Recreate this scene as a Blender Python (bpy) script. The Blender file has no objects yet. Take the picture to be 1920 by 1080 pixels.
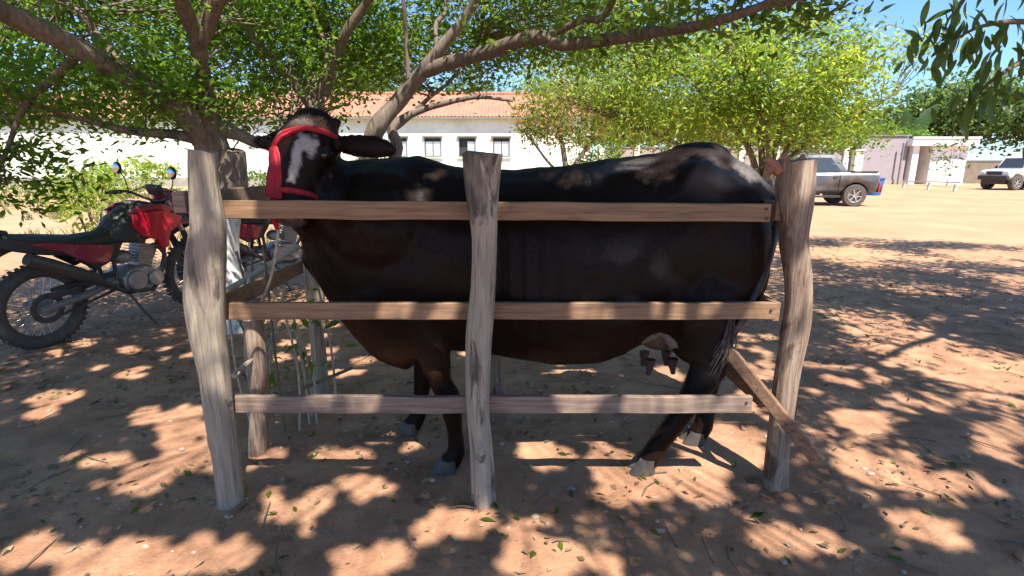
import bpy, bmesh, math, random
import numpy as np
from mathutils import Vector, Matrix, noise
R = math.radians
random.seed(7); rng = np.random.default_rng(7)
scene = bpy.context.scene
col = scene.collection

# ------------------------------------------------------------------ camera, light, exposure
PITCH = R(12.95); FPX = 1000.0; CAMZ = 1.4
cd = bpy.data.cameras.new('camera'); cam = bpy.data.objects.new('camera', cd); col.objects.link(cam)
cam.location = (0, 0, CAMZ); cam.rotation_euler = (R(90) - PITCH, 0, 0)
cd.sensor_width = 36; cd.lens = 36 * FPX / 1920; cd.clip_start = .05; cd.clip_end = 2000
scene.camera = cam
SUN_EL = 58.0
SUN_H = Vector((0.42, -0.907, 0)).normalized()          # horizontal direction towards the sun
SUN_V = Vector((SUN_H.x*math.cos(R(SUN_EL)), SUN_H.y*math.cos(R(SUN_EL)), math.sin(R(SUN_EL))))
w = bpy.data.worlds.new('World'); scene.world = w; w.use_nodes = True
nt = w.node_tree; nt.nodes.clear()
sky = nt.nodes.new('ShaderNodeTexSky'); sky.sky_type = 'NISHITA'; sky.sun_disc = False
sky.sun_elevation = R(SUN_EL); sky.sun_rotation = math.atan2(SUN_H.x, SUN_H.y)
sky.air_density = 1.0; sky.dust_density = .3; sky.ozone_density = 3.0
bg = nt.nodes.new('ShaderNodeBackground'); bg.inputs[1].default_value = .095
wo = nt.nodes.new('ShaderNodeOutputWorld')
tint = nt.nodes.new('ShaderNodeMix'); tint.data_type = 'RGBA'; tint.blend_type = 'MULTIPLY'; tint.inputs[0].default_value = 1
tint.inputs[7].default_value = (.70, .90, 1.14, 1); nt.links.new(sky.outputs[0], tint.inputs[6]); nt.links.new(tint.outputs[2], bg.inputs[0]); nt.links.new(bg.outputs[0], wo.inputs[0])
ld = bpy.data.lights.new('sun', 'SUN'); ld.energy = 5.0; ld.angle = R(.53); ld.color = (1, .95, .86)
lo = bpy.data.objects.new('sun', ld); col.objects.link(lo); lo.location = SUN_V*40
lo.rotation_euler = SUN_V.to_track_quat('Z', 'Y').to_euler()
scene.view_settings.view_transform = 'Standard'; scene.view_settings.look = 'None'
scene.view_settings.exposure = 1.3; scene.view_settings.gamma = 1
scene.render.engine = 'CYCLES'
scene.cycles.max_bounces = 6; scene.cycles.transparent_max_bounces = 6

# ------------------------------------------------------------------ helpers
cp, sp = math.cos(PITCH), math.sin(PITCH)
def ray(u, v):
    a = (u-960)/FPX; b = (540-v)/FPX
    return Vector((a, cp + b*sp, -sp + b*cp))
def W(u, v, Y):                       # the point seen at pixel (u,v) that stands Y metres ahead
    d = ray(u, v); t = Y/d.y; return Vector((d.x*t, Y, CAMZ + d.z*t))
def G(u, v, z=0):
    d = ray(u, v); t = (z-CAMZ)/d.z; return Vector((d.x*t, d.y*t, z))

def tag(o, label=None, cat=None, group=None, kind=None):
    if label: o['label'] = label
    if cat: o['category'] = cat
    if group: o['group'] = group
    if kind: o['kind'] = kind
    return o
def thing(name, label, cat, loc, rotz=0, group=None):
    o = bpy.data.objects.new(name, None); col.objects.link(o); o.empty_display_size = .1
    o.location = loc; o.rotation_euler = (0, 0, rotz)
    return tag(o, label, cat, group)
def root_loc(p):
    while p.parent: p = p.parent
    return Vector(p.location)
def mesh_obj(name, me, m, parent=None):
    o = bpy.data.objects.new(name, me); col.objects.link(o)
    if m: me.materials.append(m)
    if parent: o.parent = parent
    return o

class MB:
    def __init__(s): s.v = []; s.f = []
    def add(s, vs, fs):
        n = len(s.v); s.v += [Vector(p) for p in vs]; s.f += [tuple(i+n for i in f) for f in fs]; return s
    def box(s, c, size, rot=None):
        hx, hy, hz = size[0]/2, size[1]/2, size[2]/2
        P = [Vector((x, y, z)) for x in (-hx, hx) for y in (-hy, hy) for z in (-hz, hz)]
        if rot is not None: P = [rot @ p for p in P]
        c = Vector(c)
        return s.add([p+c for p in P], [(0,1,3,2),(4,6,7,5),(0,4,5,1),(2,3,7,6),(0,2,6,4),(1,5,7,3)])
    def bar(s, a, b, w_, h_, up=(0,0,1)):            # rectangular bar a->b
        a = Vector(a); b = Vector(b); d = (b-a); L = d.length; d.normalize()
        side = d.cross(Vector(up)).normalized(); u2 = side.cross(d)
        M3 = Matrix((d, side, u2)).transposed()
        return s.box((a+b)/2, (L, w_, h_), M3)
    def tube(s, pts, rad, n=10, cap=True, flat=1.0, closed=False):
        pts = [Vector(p) for p in pts]
        if not hasattr(rad, '__len__'): rad = [rad]*len(pts)
        N = len(pts); base = len(s.v); prev = None; vs = []
        for i, p in enumerate(pts):
            if closed: d = pts[(i+1) % N]-pts[i-1]
            else: d = pts[min(i+1, N-1)]-pts[max(i-1, 0)]
            d.normalize()
            if prev is None:
                a = Vector((0, 0, 1)) if abs(d.z) < .9 else Vector((0, 1, 0))
                x = d.cross(a).normalized()
            else: x = (prev - d*prev.dot(d)).normalized()
            prev = x; y = d.cross(x)
            for k in range(n):
                t = 2*math.pi*k/n
                vs.append(p + (x*math.cos(t)*flat + y*math.sin(t))*rad[i])
        fs = []
        for i in range(N if closed else N-1):
            j = (i+1) % N
            for k in range(n):
                k2 = (k+1) % n
                fs.append((i*n+k, i*n+k2, j*n+k2, j*n+k))
        if cap and not closed:
            fs.append(tuple(range(n))[::-1]); fs.append(tuple(range((N-1)*n, N*n)))
        return s.add(vs, fs)
    def cyl(s, a, b, r, r2=None, n=20): return s.tube([a, b], [r, r if r2 is None else r2], n)
    def torus(s, c, axis, Rr, r, n=40, m=10, flat=1.0):
        c = Vector(c); ax = Vector(axis).normalized()
        x = ax.cross(Vector((0, 0, 1)) if abs(ax.z) < .9 else Vector((1, 0, 0))).normalized(); y = ax.cross(x)
        vs = []
        for i in range(n):
            t = 2*math.pi*i/n; d = x*math.cos(t)+y*math.sin(t)
            for k in range(m):
                q = 2*math.pi*k/m
                vs.append(c + d*(Rr+r*math.cos(q)) + ax*(r*flat*math.sin(q)))
        fs = [(i*m+k, ((i+1) % n)*m+k, ((i+1) % n)*m+(k+1) % m, i*m+(k+1) % m) for i in range(n) for k in range(m)]
        return s.add(vs, fs)
    def ell(s, c, r, n=16, m=10, rot=None):
        vs = []; fs = []
        for i in range(1, m):
            th = math.pi*i/m
            for k in range(n):
                t = 2*math.pi*k/n
                vs.append(Vector((r[0]*math.sin(th)*math.cos(t), r[1]*math.sin(th)*math.sin(t), r[2]*math.cos(th))))
        vs += [Vector((0, 0, r[2])), Vector((0, 0, -r[2]))]
        for i in range(m-2):
            for k in range(n): fs.append((i*n+k, (i+1)*n+k, (i+1)*n+(k+1) % n, i*n+(k+1) % n))
        a = (m-1)*n
        for k in range(n):
            fs.append((a, k, (k+1) % n)); fs.append((a+1, (m-2)*n+(k+1) % n, (m-2)*n+k))
        if rot is not None: vs = [rot @ p for p in vs]
        return s.add([p+Vector(c) for p in vs], fs)
    def prism(s, poly, y0, y1, inset=0.0):           # polygon in x-z extruded along y, edges pulled in at both ends
        n = len(poly); cx = sum(p[0] for p in poly)/n; cz = sum(p[1] for p in poly)/n
        def ring(y, k): return [Vector((cx+(p[0]-cx)*k, y, cz+(p[1]-cz)*k)) for p in poly]
        yi = (y1-y0)*.25
        rings = [ring(y0, 1-inset), ring(y0+yi, 1), ring(y1-yi, 1), ring(y1, 1-inset)] if inset else [ring(y0, 1), ring(y1, 1)]
        vs = [p for r_ in rings for p in r_]; fs = []
        for i in range(len(rings)-1):
            for k in range(n): fs.append((i*n+k, i*n+(k+1) % n, (i+1)*n+(k+1) % n, (i+1)*n+k))
        fs.append(tuple(range(n))[::-1]); fs.append(tuple(range((len(rings)-1)*n, len(rings)*n)))
        return s.add(vs, fs)
    def mesh(s, name, off=None, sharp=35, smooth=True):
        me = bpy.data.meshes.new(name)
        o = off or Vector((0, 0, 0))
        me.from_pydata([tuple(p-o) for p in s.v], [], s.f)
        bm = bmesh.new(); bm.from_mesh(me); bmesh.ops.recalc_face_normals(bm, faces=bm.faces); bm.to_mesh(me); bm.free()
        if smooth:
            me.polygons.foreach_set('use_smooth', [True]*len(me.polygons))
            me.set_sharp_from_angle(angle=R(sharp))
        me.update(); return me
    def build(s, name, m, parent=None, world=False, kind=None, bevel=0, label=None, sharp=35, smooth=True):
        off = root_loc(parent) if (world and parent) else None
        o = mesh_obj(name, s.mesh(name, off, sharp, smooth), m, parent)
        if bevel:
            b = o.modifiers.new('bevel', 'BEVEL'); b.width = bevel; b.segments = 2; b.limit_method = 'ANGLE'; b.angle_limit = R(40)
        if kind: o['kind'] = kind
        if label: o['label'] = label
        return o

def smooth_path(pts, rad, sub=6):
    pts = [Vector(p) for p in pts]; P = []; Q = []; n = len(pts)
    for i in range(n-1):
        p0 = pts[max(i-1, 0)]; p1 = pts[i]; p2 = pts[i+1]; p3 = pts[min(i+2, n-1)]
        for k in range(sub):
            t = k/sub
            P.append(.5*((2*p1)+(p2-p0)*t+(2*p0-5*p1+4*p2-p3)*t*t+(3*p1-p0-3*p2+p3)*t**3))
            Q.append(rad[i]*(1-t)+rad[i+1]*t)
    P.append(pts[-1]); Q.append(rad[-1]); return P, Q

# ------------------------------------------------------------------ materials
def newmat(name):
    m = bpy.data.materials.new(name); m.use_nodes = True; N = m.node_tree.nodes; N.clear()
    out = N.new('ShaderNodeOutputMaterial'); p = N.new('ShaderNodeBsdfPrincipled')
    m.node_tree.links.new(p.outputs[0], out.inputs[0])
    return m, N, m.node_tree.links, p, out
def coords(N, L, scale=(1, 1, 1), kind='Object'):
    tc = N.new('ShaderNodeTexCoord'); mp = N.new('ShaderNodeMapping'); mp.inputs['Scale'].default_value = scale
    L.new(tc.outputs[kind], mp.inputs[0]); return mp.outputs[0]
def noise_n(N, L, vec, scale, detail=6, rough=.6, dist=0):
    n = N.new('ShaderNodeTexNoise'); n.inputs['Scale'].default_value = scale; n.inputs['Detail'].default_value = detail
    n.inputs['Roughness'].default_value = rough; n.inputs['Distortion'].default_value = dist
    L.new(vec, n.inputs['Vector']); return n.outputs['Fac']
def ramp(N, L, fac, stops):
    r = N.new('ShaderNodeValToRGB'); e = r.color_ramp.elements
    while len(e) < len(stops): e.new(.5)
    for i, (p, c) in enumerate(stops):
        e[i].position = p; e[i].color = (c[0], c[1], c[2], 1) if hasattr(c, '__len__') else (c, c, c, 1)
    L.new(fac, r.inputs[0]); return r.outputs[0]
def mixc(N, L, fac, a, b, mode='MIX'):
    m = N.new('ShaderNodeMix'); m.data_type = 'RGBA'; m.blend_type = mode
    for sock, val in ((m.inputs[0], fac), (m.inputs[6], a), (m.inputs[7], b)):
        if hasattr(val, 'links') or hasattr(val, 'is_linked'): L.new(val, sock)
        elif hasattr(val, '__len__'): sock.default_value = (val[0], val[1], val[2], 1)
        else: sock.default_value = val
    return m.outputs[2]
def bump(N, L, p, h, strength=.3, dist=.01):
    b = N.new('ShaderNodeBump'); b.inputs['Strength'].default_value = strength; b.inputs['Distance'].default_value = dist
    L.new(h, b.inputs['Height']); L.new(b.outputs[0], p.inputs['Normal'])
def simple(name, c1, c2=None, scale=8, rough=.6, metal=0, bmp=.15, stretch=(1, 1, 1), dist=.005, dirt=None, coat=0):
    m, N, L, p, o = newmat(name); v = coords(N, L, stretch); c2 = c2 or tuple(x*.75 for x in c1)
    f = noise_n(N, L, v, scale, 8, .65); c = ramp(N, L, f, [(.3, c1), (.7, c2)])
    if dirt:
        f2 = noise_n(N, L, v, scale*.35, 8, .7); c = mixc(N, L, ramp(N, L, f2, [(.45, 0), (.62, 1)]), c, dirt)
    L.new(c, p.inputs['Base Color']); p.inputs['Roughness'].default_value = rough; p.inputs['Metallic'].default_value = metal
    p.inputs['Coat Weight'].default_value = coat
    if bmp: bump(N, L, p, f, bmp, dist)
    return m
def leafmat(name, base, var, trans=.45, dry=None):
    m, N, L, p, out = newmat(name)
    at = N.new('ShaderNodeAttribute'); at.attribute_name = 'leafvar'
    c = ramp(N, L, at.outputs['Fac'], [(0, base), (.75, var), (1, dry or var)])
    L.new(c, p.inputs['Base Color']); p.inputs['Roughness'].default_value = .42
    p.inputs['Specular IOR Level'].default_value = .45
    tr = N.new('ShaderNodeBsdfTranslucent')
    cc = mixc(N, L, 1.0, c, (2.0, 2.0, .9), 'MULTIPLY'); L.new(cc, tr.inputs[0])
    mx = N.new('ShaderNodeMixShader'); mx.inputs[0].default_value = trans
    L.new(p.outputs[0], mx.inputs[1]); L.new(tr.outputs[0], mx.inputs[2]); L.new(mx.outputs[0], out.inputs[0])
    return m
def woodmat(name, pale, mid, dark, blotch=.6, grain=60):
    m, N, L, p, o = newmat(name)
    v = coords(N, L, (1, 1, .06)); v2 = coords(N, L, (1, 1, .35))
    g = noise_n(N, L, v, grain, 9, .7, .4); big = noise_n(N, L, v2, 7, 6, .6, .5)
    c = ramp(N, L, g, [(.28, dark), (.48, mid), (.68, pale)])
    c = mixc(N, L, ramp(N, L, big, [(blotch-.015, 0), (blotch+.03, .9)]), c, dark)
    v3 = coords(N, L, (1, 1, .15)); cr = noise_n(N, L, v3, 22, 4, .5, .2)
    c = mixc(N, L, ramp(N, L, cr, [(.40, 0), (.5, .5), (.6, 0)]), c, mid)
    L.new(c, p.inputs['Base Color']); p.inputs['Roughness'].default_value = .85
    bump(N, L, p, g, .9, .012); return m
def plankmat(name, a, b, dark):
    m, N, L, p, o = newmat(name)
    v = coords(N, L, (.05, 1, 1)); v2 = coords(N, L, (.5, 1, 1))
    g = noise_n(N, L, v, 75, 8, .65, .6); big = noise_n(N, L, v2, 5, 5, .6)
    c = ramp(N, L, g, [(.3, dark), (.5, b), (.7, a)])
    c = mixc(N, L, ramp(N, L, big, [(.55, 0), (.75, .6)]), c, dark)
    L.new(c, p.inputs['Base Color']); p.inputs['Roughness'].default_value = .75; bump(N, L, p, g, .35, .003); return m

M_post_l = woodmat('weathered_grey_post', (.46, .385, .29), (.32, .26, .19), (.08, .062, .046), .57)
M_post_m = woodmat('pale_blotched_post', (.48, .41, .32), (.34, .28, .21), (.05, .04, .03), .53)
M_post_r = woodmat('brown_barked_post', (.44, .36, .27), (.25, .17, .115), (.075, .04, .026), .55)
M_plank = plankmat('sawn_brown_plank', (.31, .18, .095), (.215, .122, .064), (.10, .056, .032))
M_plank_b = plankmat('greyed_plank', (.32, .23, .17), (.22, .15, .11), (.12, .08, .06))
M_bark = woodmat('grey_brown_bark', (.27, .22, .17), (.15, .115, .085), (.06, .045, .035), .6, 35)
M_bark2 = woodmat('brown_bark', (.22, .16, .11), (.12, .085, .06), (.05, .035, .027), .6, 35)
M_twig = simple('dry_twig', (.2, .15, .1), (.1, .075, .05), 20, .85)
M_stick = simple('pale_stick', (.5, .44, .32), (.25, .2, .14), 25, .8)
M_leaf1 = leafmat('neem_leaf', (.055, .11, .018), (.12, .20, .032), .6)
M_leaf2 = leafmat('green_leaf', (.05, .095, .016), (.12, .19, .025), .55)
M_lime = leafmat('lime_leaf', (.12, .19, .035), (.25, .33, .06), .58, (.33, .33, .08))
M_orange = leafmat('tinted_leaf', (.07, .12, .02), (.15, .19, .03), .5, (.33, .17, .05))
M_mango = leafmat('dark_broad_leaf', (.035, .075, .018), (.085, .14, .03), .42)
M_far = leafmat('far_leaf', (.06, .1, .035), (.12, .18, .055), .45)
M_grass = leafmat('dry_grass', (.12, .13, .04), (.3, .26, .12), .3, (.42, .34, .2))
M_litter = leafmat('fallen_leaf', (.12, .075, .04), (.26, .17, .09), .1, (.36, .27, .16))

def ground_mat():
    m, N, L, p, o = newmat('reddish_sandy_soil')
    v = coords(N, L); big = noise_n(N, L, v, .55, 8, .6, .3); mid = noise_n(N, L, v, 3.2, 9, .68); fine = noise_n(N, L, v, 60, 6, .7)
    near = ramp(N, L, mid, [(.3, (.19, .095, .05)), (.5, (.38, .19, .105)), (.7, (.52, .29, .165))])
    far = ramp(N, L, big, [(.35, (.36, .20, .10)), (.65, (.46, .27, .145))])
    tc = N.new('ShaderNodeTexCoord'); sx = N.new('ShaderNodeSeparateXYZ'); L.new(tc.outputs['Object'], sx.inputs[0])
    mr = N.new('ShaderNodeMapRange'); mr.inputs[1].default_value = 4.5; mr.inputs[2].default_value = 12; L.new(sx.outputs[1], mr.inputs[0])
    ad = N.new('ShaderNodeMath'); ad.operation = 'MULTIPLY_ADD'; L.new(big, ad.inputs[0]); ad.inputs[1].default_value = .8; ad.inputs[2].default_value = -.4
    ad2 = N.new('ShaderNodeMath'); ad2.operation = 'ADD'; ad2.use_clamp = True; L.new(mr.outputs[0], ad2.inputs[0]); L.new(ad.outputs[0], ad2.inputs[1])
    c = mixc(N, L, ad2.outputs[0], near, far)
    # greenish grassy film towards the school
    mr2 = N.new('ShaderNodeMapRange'); mr2.inputs[1].default_value = 22; mr2.inputs[2].default_value = 34; L.new(sx.outputs[1], mr2.inputs[0])
    mr3 = N.new('ShaderNodeMapRange'); mr3.inputs[1].default_value = 4; mr3.inputs[2].default_value = -4; L.new(sx.outputs[0], mr3.inputs[0])
    mu = N.new('ShaderNodeMath'); mu.operation = 'MULTIPLY'; L.new(mr2.outputs[0], mu.inputs[0]); L.new(mr3.outputs[0], mu.inputs[1])
    c = mixc(N, L, mu.outputs[0], c, (.3, .3, .12))
    deb = ramp(N, L, noise_n(N, L, v, 28, 9, .75, .8), [(.56, 0), (.68, .75)])
    c = mixc(N, L, deb, c, (.13, .085, .055))
    pale = ramp(N, L, noise_n(N, L, v, 17, 6, .7, .5), [(.62, 0), (.7, .5)])
    c = mixc(N, L, pale, c, (.5, .38, .27))
    L.new(c, p.inputs['Base Color']); p.inputs['Roughness'].default_value = .95
    ad3 = N.new('ShaderNodeMath'); ad3.operation = 'ADD'; L.new(mid, ad3.inputs[0]); L.new(fine, ad3.inputs[1])
    bump(N, L, p, ad3.outputs[0], .6, .02); return m
M_ground = ground_mat()
M_white = simple('whitewashed_wall', (.8, .78, .72), (.7, .67, .6), 1.2, .9, bmp=.1, dirt=(.62, .56, .46))
M_offwhite = simple('cream_wall', (.62, .55, .42), (.54, .48, .37), 1.5, .9)
M_boundary = simple('grey_boundary_wall', (.36, .3, .25), (.27, .22, .19), 2, .9, dirt=(.2, .17, .14))
M_mauve = simple('mauve_grey_wall', (.30, .26, .27), (.26, .22, .23), 1.0, .9)
M_tile = simple('red_clay_tile', (.5, .2, .11), (.36, .14, .08), 3, .85, dirt=(.25, .13, .09))
M_dark = simple('dark_opening', (.03, .03, .032), None, 4, .6)
M_shutter = simple('pale_shutter', (.66, .68, .7), (.58, .6, .62), 3, .6)
M_frame = simple('window_frame', (.2, .19, .18), None, 4, .6)

# ------------------------------------------------------------------ ground
def hgt(x, y):
    if y > 30 or y < -6 or abs(x) > 25: return 0.0
    fade = min(1, (30-y)/12, (25-abs(x))/8, (y+6)/3)
    v = Vector((x, y, 0))
    return fade*(.02*noise.noise(v*.9) + .016*noise.noise(v*3.1) + .011*abs(noise.noise(v*7.3)) + .006*noise.noise(v*15))
def make_ground():
    def axis(near0, near1, st, far):
        a = list(np.arange(near0, near1, st)); s = st; x = near1
        while x < far: a.append(x); s *= 1.16; x += s
        a.append(far); s = st; x = near0; b = []
        while x > -far: s *= 1.16; x -= s; b.append(max(x, -far))
        return b[::-1] + a
    xs = axis(-5.5, 6, .06, 700); ys = axis(.4, 7, .05, 900)
    nx, ny = len(xs), len(ys)
    vs = [(x, y, hgt(x, y)) for y in ys for x in xs]
    fs = [(j*nx+i, j*nx+i+1, (j+1)*nx+i+1, (j+1)*nx+i) for j in range(ny-1) for i in range(nx-1)]
    me = bpy.data.meshes.new('ground'); me.from_pydata(vs, [], fs)
    me.polygons.foreach_set('use_smooth', [True]*len(fs))
    o = mesh_obj('ground', me, M_ground); tag(o, kind='structure')
make_ground()

# ------------------------------------------------------------------ leaves
def leaf_mesh(name, C, size, m, parent=None, world=True, aspect=.45, upbias=.6, var=None, droop=0.0, loc=None):
    """C: Nx3 leaf centres. Each leaf is a folded rhomb of 4 vertices."""
    n = len(C); C = np.asarray(C, float)
    nor = rng.normal(size=(n, 3)); nor[:, 2] = np.abs(nor[:, 2])+upbias; nor /= np.linalg.norm(nor, axis=1)[:, None]
    d = rng.normal(size=(n, 3)); d[:, 2] -= droop; d -= nor*np.sum(d*nor, 1)[:, None]; d /= np.linalg.norm(d, axis=1)[:, None]
    s = np.cross(nor, d); L = (size*np.clip(rng.lognormal(-.08, .32, n), .35, 1.7))[:, None]
    tip = C + d*L*.5; base = C - d*L*.5; w_ = L*aspect*.5
    a = C + s*w_ + nor*L*.06 - d*L*.05; b = C - s*w_ + nor*L*.06 - d*L*.05
    V = np.stack([base, a, tip, b], 1).reshape(-1, 3)
    off = np.array(root_loc(parent)) if (parent and world) else (np.array(loc) if loc is not None else np.zeros(3))
    V = V-off
    me = bpy.data.meshes.new(name); me.vertices.add(4*n); me.loops.add(4*n); me.polygons.add(n)
    me.vertices.foreach_set('co', V.ravel()); me.loops.foreach_set('vertex_index', np.arange(4*n, dtype=np.int32))
    me.polygons.foreach_set('loop_start', np.arange(0, 4*n, 4, dtype=np.int32))
    me.update(calc_edges=True)
    at = me.attributes.new('leafvar', 'FLOAT', 'FACE')
    at.data.foreach_set('value', (var if var is not None else rng.uniform(0, 1, n)).astype(np.float32))
    o = mesh_obj(name, me, m, parent)
    if loc is not None: o.location = loc
    o['kind'] = 'stuff'; return o

def limb(pts, rad, sub=6, n=12, wob=.0, seed=0):
    P, Q = smooth_path(pts, rad, sub)
    if wob:
        P = [p + Vector((noise.noise(p*2+Vector((seed, 0, 0))), noise.noise(p*2+Vector((0, seed, 5))), noise.noise(p*2+Vector((9, 0, seed)))))*wob*(0 if i in (0,) else 1) for i, p in enumerate(P)]
        Q = [q*(1+.16*noise.noise(P[i]*6)) for i, q in enumerate(Q)]
    return P, Q

GAPS = []
def gap(u, v, ru, rv, n=6, r0=.035, r1=.09, target=None):
    """a cluster of small openings in the leaves whose light falls about the ground point seen at (u,v)"""
    for k in range(int(n*1.5)):
        q = G(u+random.uniform(-1, 1)*ru, v+random.uniform(-1, 1)*rv) if target is None else Vector(target)+Vector((random.uniform(-1, 1)*ru, random.uniform(-1, 1)*rv, 0))
        GAPS.append((q.x, q.y, q.z, random.uniform(r0*.7, r1*.78)))
for g_ in [(120, 745, 45, 12, 6), (230, 700, 50, 14, 5), (320, 790, 60, 22, 10), (360, 840, 60, 40, 16), (230, 880, 60, 30, 9), (60, 775, 25, 10, 3), (640, 862, 40, 12, 7), (1020, 852, 42, 18, 9), (1150, 850, 35, 16, 6), (780, 838, 16, 9, 3),
           (480, 830, 30, 45, 8), (700, 920, 60, 20, 5), (1180, 905, 60, 22, 8), (1340, 850, 80, 45, 22), (1400, 660, 45, 50, 16), (1420, 760, 40, 30, 8), (1290, 910, 60, 20, 8), (1880, 825, 45, 22, 9), (1620, 790, 50, 14, 8), (1720, 760, 60, 14, 6),
           (1600, 700, 80, 20, 9), (1800, 680, 90, 20, 9), (1700, 610, 150, 18, 14), (1650, 880, 60, 22, 8), (1780, 905, 70, 20, 7), (60, 1040, 70, 20, 5), (220, 1050, 80, 25, 9), (400, 1040, 60, 20, 6), (700, 1060, 60, 18, 5), (1050, 1050, 110, 18, 8), (1500, 1000, 60, 25, 5), (1750, 990, 50, 20, 4),
           (560, 660, 60, 30, 6), (650, 690, 50, 16, 5), (200, 650, 60, 10, 5), (1040, 700, 60, 8, 3), (550, 960, 60, 30, 5), (900, 990, 120, 20, 5), (1250, 700, 30, 16, 3)]: gap(*g_)
gap(0, 0, .14, .08, 15, .03, .075, (.95, 2.40, 1.38)); gap(0, 0, .15, .07, 9, .02, .05, (.55, 2.36, 1.34)); gap(0, 0, .06, .08, 6, .02, .05, (.72, 2.4, 1.42)); gap(0, 0, .1, .07, 4, .02, .05, (.25, 2.36, 1.30)); gap(0, 0, .07, .04, 4, .02, .04, (1.1, 2.4, 1.3))
gap(0, 0, .05, .02, 3, .02, .04, (-.47, 2.08, .83)); gap(0, 0, .06, .02, 3, .02, .04, (.27, 2.08, .83)); gap(0, 0, .25, .02, 5, .015, .035, (.8, 2.08, .83)); gap(0, 0, .4, .02, 6, .015, .035, (.6, 2.08, .43)); gap(0, 0, .05, .03, 3, .02, .035, (-.85, 2.28, 1.52))
for k_ in range(150): GAPS.append((random.uniform(-5, 6), random.uniform(.8, 6), 0, random.uniform(.012, .045)))
GAPS_A = np.array(GAPS)
def gap_mask(C):
    sv = np.array(SUN_V); keep = np.ones(len(C), bool); zz = C[:, 2]
    for (gx, gy, gz, gr) in GAPS_A:
        t = (zz-gz)/sv[2]; dx = C[:, 0]-gx-sv[0]*t; dy = C[:, 1]-gy-sv[1]*t
        keep &= (dx*dx+(dy*.85)**2) > (gr*.85+.028)**2
    return keep

class Tree:
    def __init__(s, name, label, cat, base, group=None):
        s.root = thing(name, label, cat, base, 0, group); s.skel = []
    def add(s, part, pts, rad, m, n=12, wob=.03):
        P, Q = limb(pts, rad, 6, n, wob, len(s.skel)*.7)
        s.skel += [tuple(p) for p in P]
        return MB().tube(P, Q, n).build(part, m, s.root, world=True, sharp=80)
    def crown(s, blobs, m_leaf, m_twig, leaf=.055, per=26, spread=.16, twig_r=.006, asp=.45, upbias=.6, flat=.55, minz=None, clump=True, vr=(0, 1), droop=0, holes=0, gaps=False, tw=.5):
        sk = np.array(s.skel); mb = MB(); allc = []; var = []
        for (c, r, n) in blobs:
            c = np.array(c, float); r = np.array(r, float); k = 0
            while k < n:
                q = rng.normal(size=3); q /= np.linalg.norm(q); q *= rng.uniform(.25, 1)**.45
                p = c + q*r
                if clump and noise.noise(Vector(p)*1.1/max(.4, r.max()/2.6)) < -.12 and rng.uniform() < .8: k += .3; continue
                if holes and noise.noise(Vector((p[0]-p[2]*.26, p[1]+p[2]*.57, 3))*holes) < rng.uniform(-.10, -.02): k += .25; continue
                k += 1
                if minz and p[2] < minz: continue
                dd = np.linalg.norm(sk-p, axis=1); j = dd.argmin(); a = sk[j]
                L = dd[j]
                if rng.uniform() < tw:
                    mid = (a+p)/2 + rng.normal(size=3)*.08*L
                    st = a if L < .9 else p+(a-p)*(.9/L)
                    mb.tube([st, (st+p)/2+rng.normal(size=3)*.05, p], [twig_r*1.6, twig_r, twig_r*.4], 4, cap=False)
                out = (p-a)/max(L, .01)
                cc = p + rng.normal(size=(per, 3))*spread*np.array([1, 1, flat]) + out*rng.uniform(-.2, .1, per)[:, None]*spread*3
                allc.append(cc)
                var.append(np.clip(rng.uniform(vr[0], vr[1]) + rng.normal(size=per)*.18, 0, 1))
        if mb.v: mb.build('twig', m_twig, s.root, world=True, kind='stuff', sharp=180)
        allc = np.concatenate(allc); var = np.concatenate(var)
        if gaps: kp = gap_mask(allc); allc = allc[kp]; var = var[kp]
        leaf_mesh('foliage', allc, leaf, m_leaf, s.root, True, asp, upbias, var, droop)

# --- tree on the left, beside the pen
t1b = Vector((W(418, 560, 4.5).x, 4.5, 0))
T1 = Tree('shade_tree', 'thick forked shade tree behind the left post with a low limb sweeping up left', 'tree', t1b)
def washed():
    m, N, L, p, o = newmat('whitewashed_trunk_bark')
    g = noise_n(N, L, coords(N, L, (1, 1, .1)), 35, 9, .7, .4); bg_ = noise_n(N, L, coords(N, L, (1, 1, .6)), 9, 7, .65, .6)
    bark = ramp(N, L, g, [(.28, (.06, .045, .035)), (.48, (.15, .115, .085)), (.68, (.27, .22, .17))])
    lime = ramp(N, L, g, [(.3, (.4, .37, .33)), (.6, (.66, .63, .58))])
    tc = N.new('ShaderNodeTexCoord'); sx = N.new('ShaderNodeSeparateXYZ'); L.new(tc.outputs['Object'], sx.inputs[0])
    ma = N.new('ShaderNodeMath'); ma.operation = 'MULTIPLY_ADD'; L.new(bg_, ma.inputs[0]); ma.inputs[1].default_value = .5; L.new(sx.outputs[2], ma.inputs[2])
    band = ramp(N, L, ma.outputs[0], [(0, 1), (.5, 1)])
    mr = N.new('ShaderNodeMapRange'); mr.inputs[1].default_value = 1.3; mr.inputs[2].default_value = 1.22; L.new(ma.outputs[0], mr.inputs[0])
    chip = ramp(N, L, bg_, [(.52, 1), (.6, 0)])
    mu = N.new('ShaderNodeMath'); mu.operation = 'MULTIPLY'; L.new(mr.outputs[0], mu.inputs[0]); L.new(chip, mu.inputs[1])
    c = mixc(N, L, mu.outputs[0], bark, lime); L.new(c, p.inputs['Base Color']); p.inputs['Roughness'].default_value = .9
    bump(N, L, p, g, .6, .01); return m
M_trunkwash = washed()
def P3(u, v, Y): return W(u, v, Y)
T1.add('trunk', [t1b+Vector((.02, 0, -.05)), t1b+Vector((.02, 0, .35)), t1b+Vector((0, 0, .8)), P3(415, 345, 4.5), P3(398, 290, 4.4), P3(386, 245, 4.3)], [.27, .19, .17, .18, .14, .1], M_trunkwash, 20)
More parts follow.
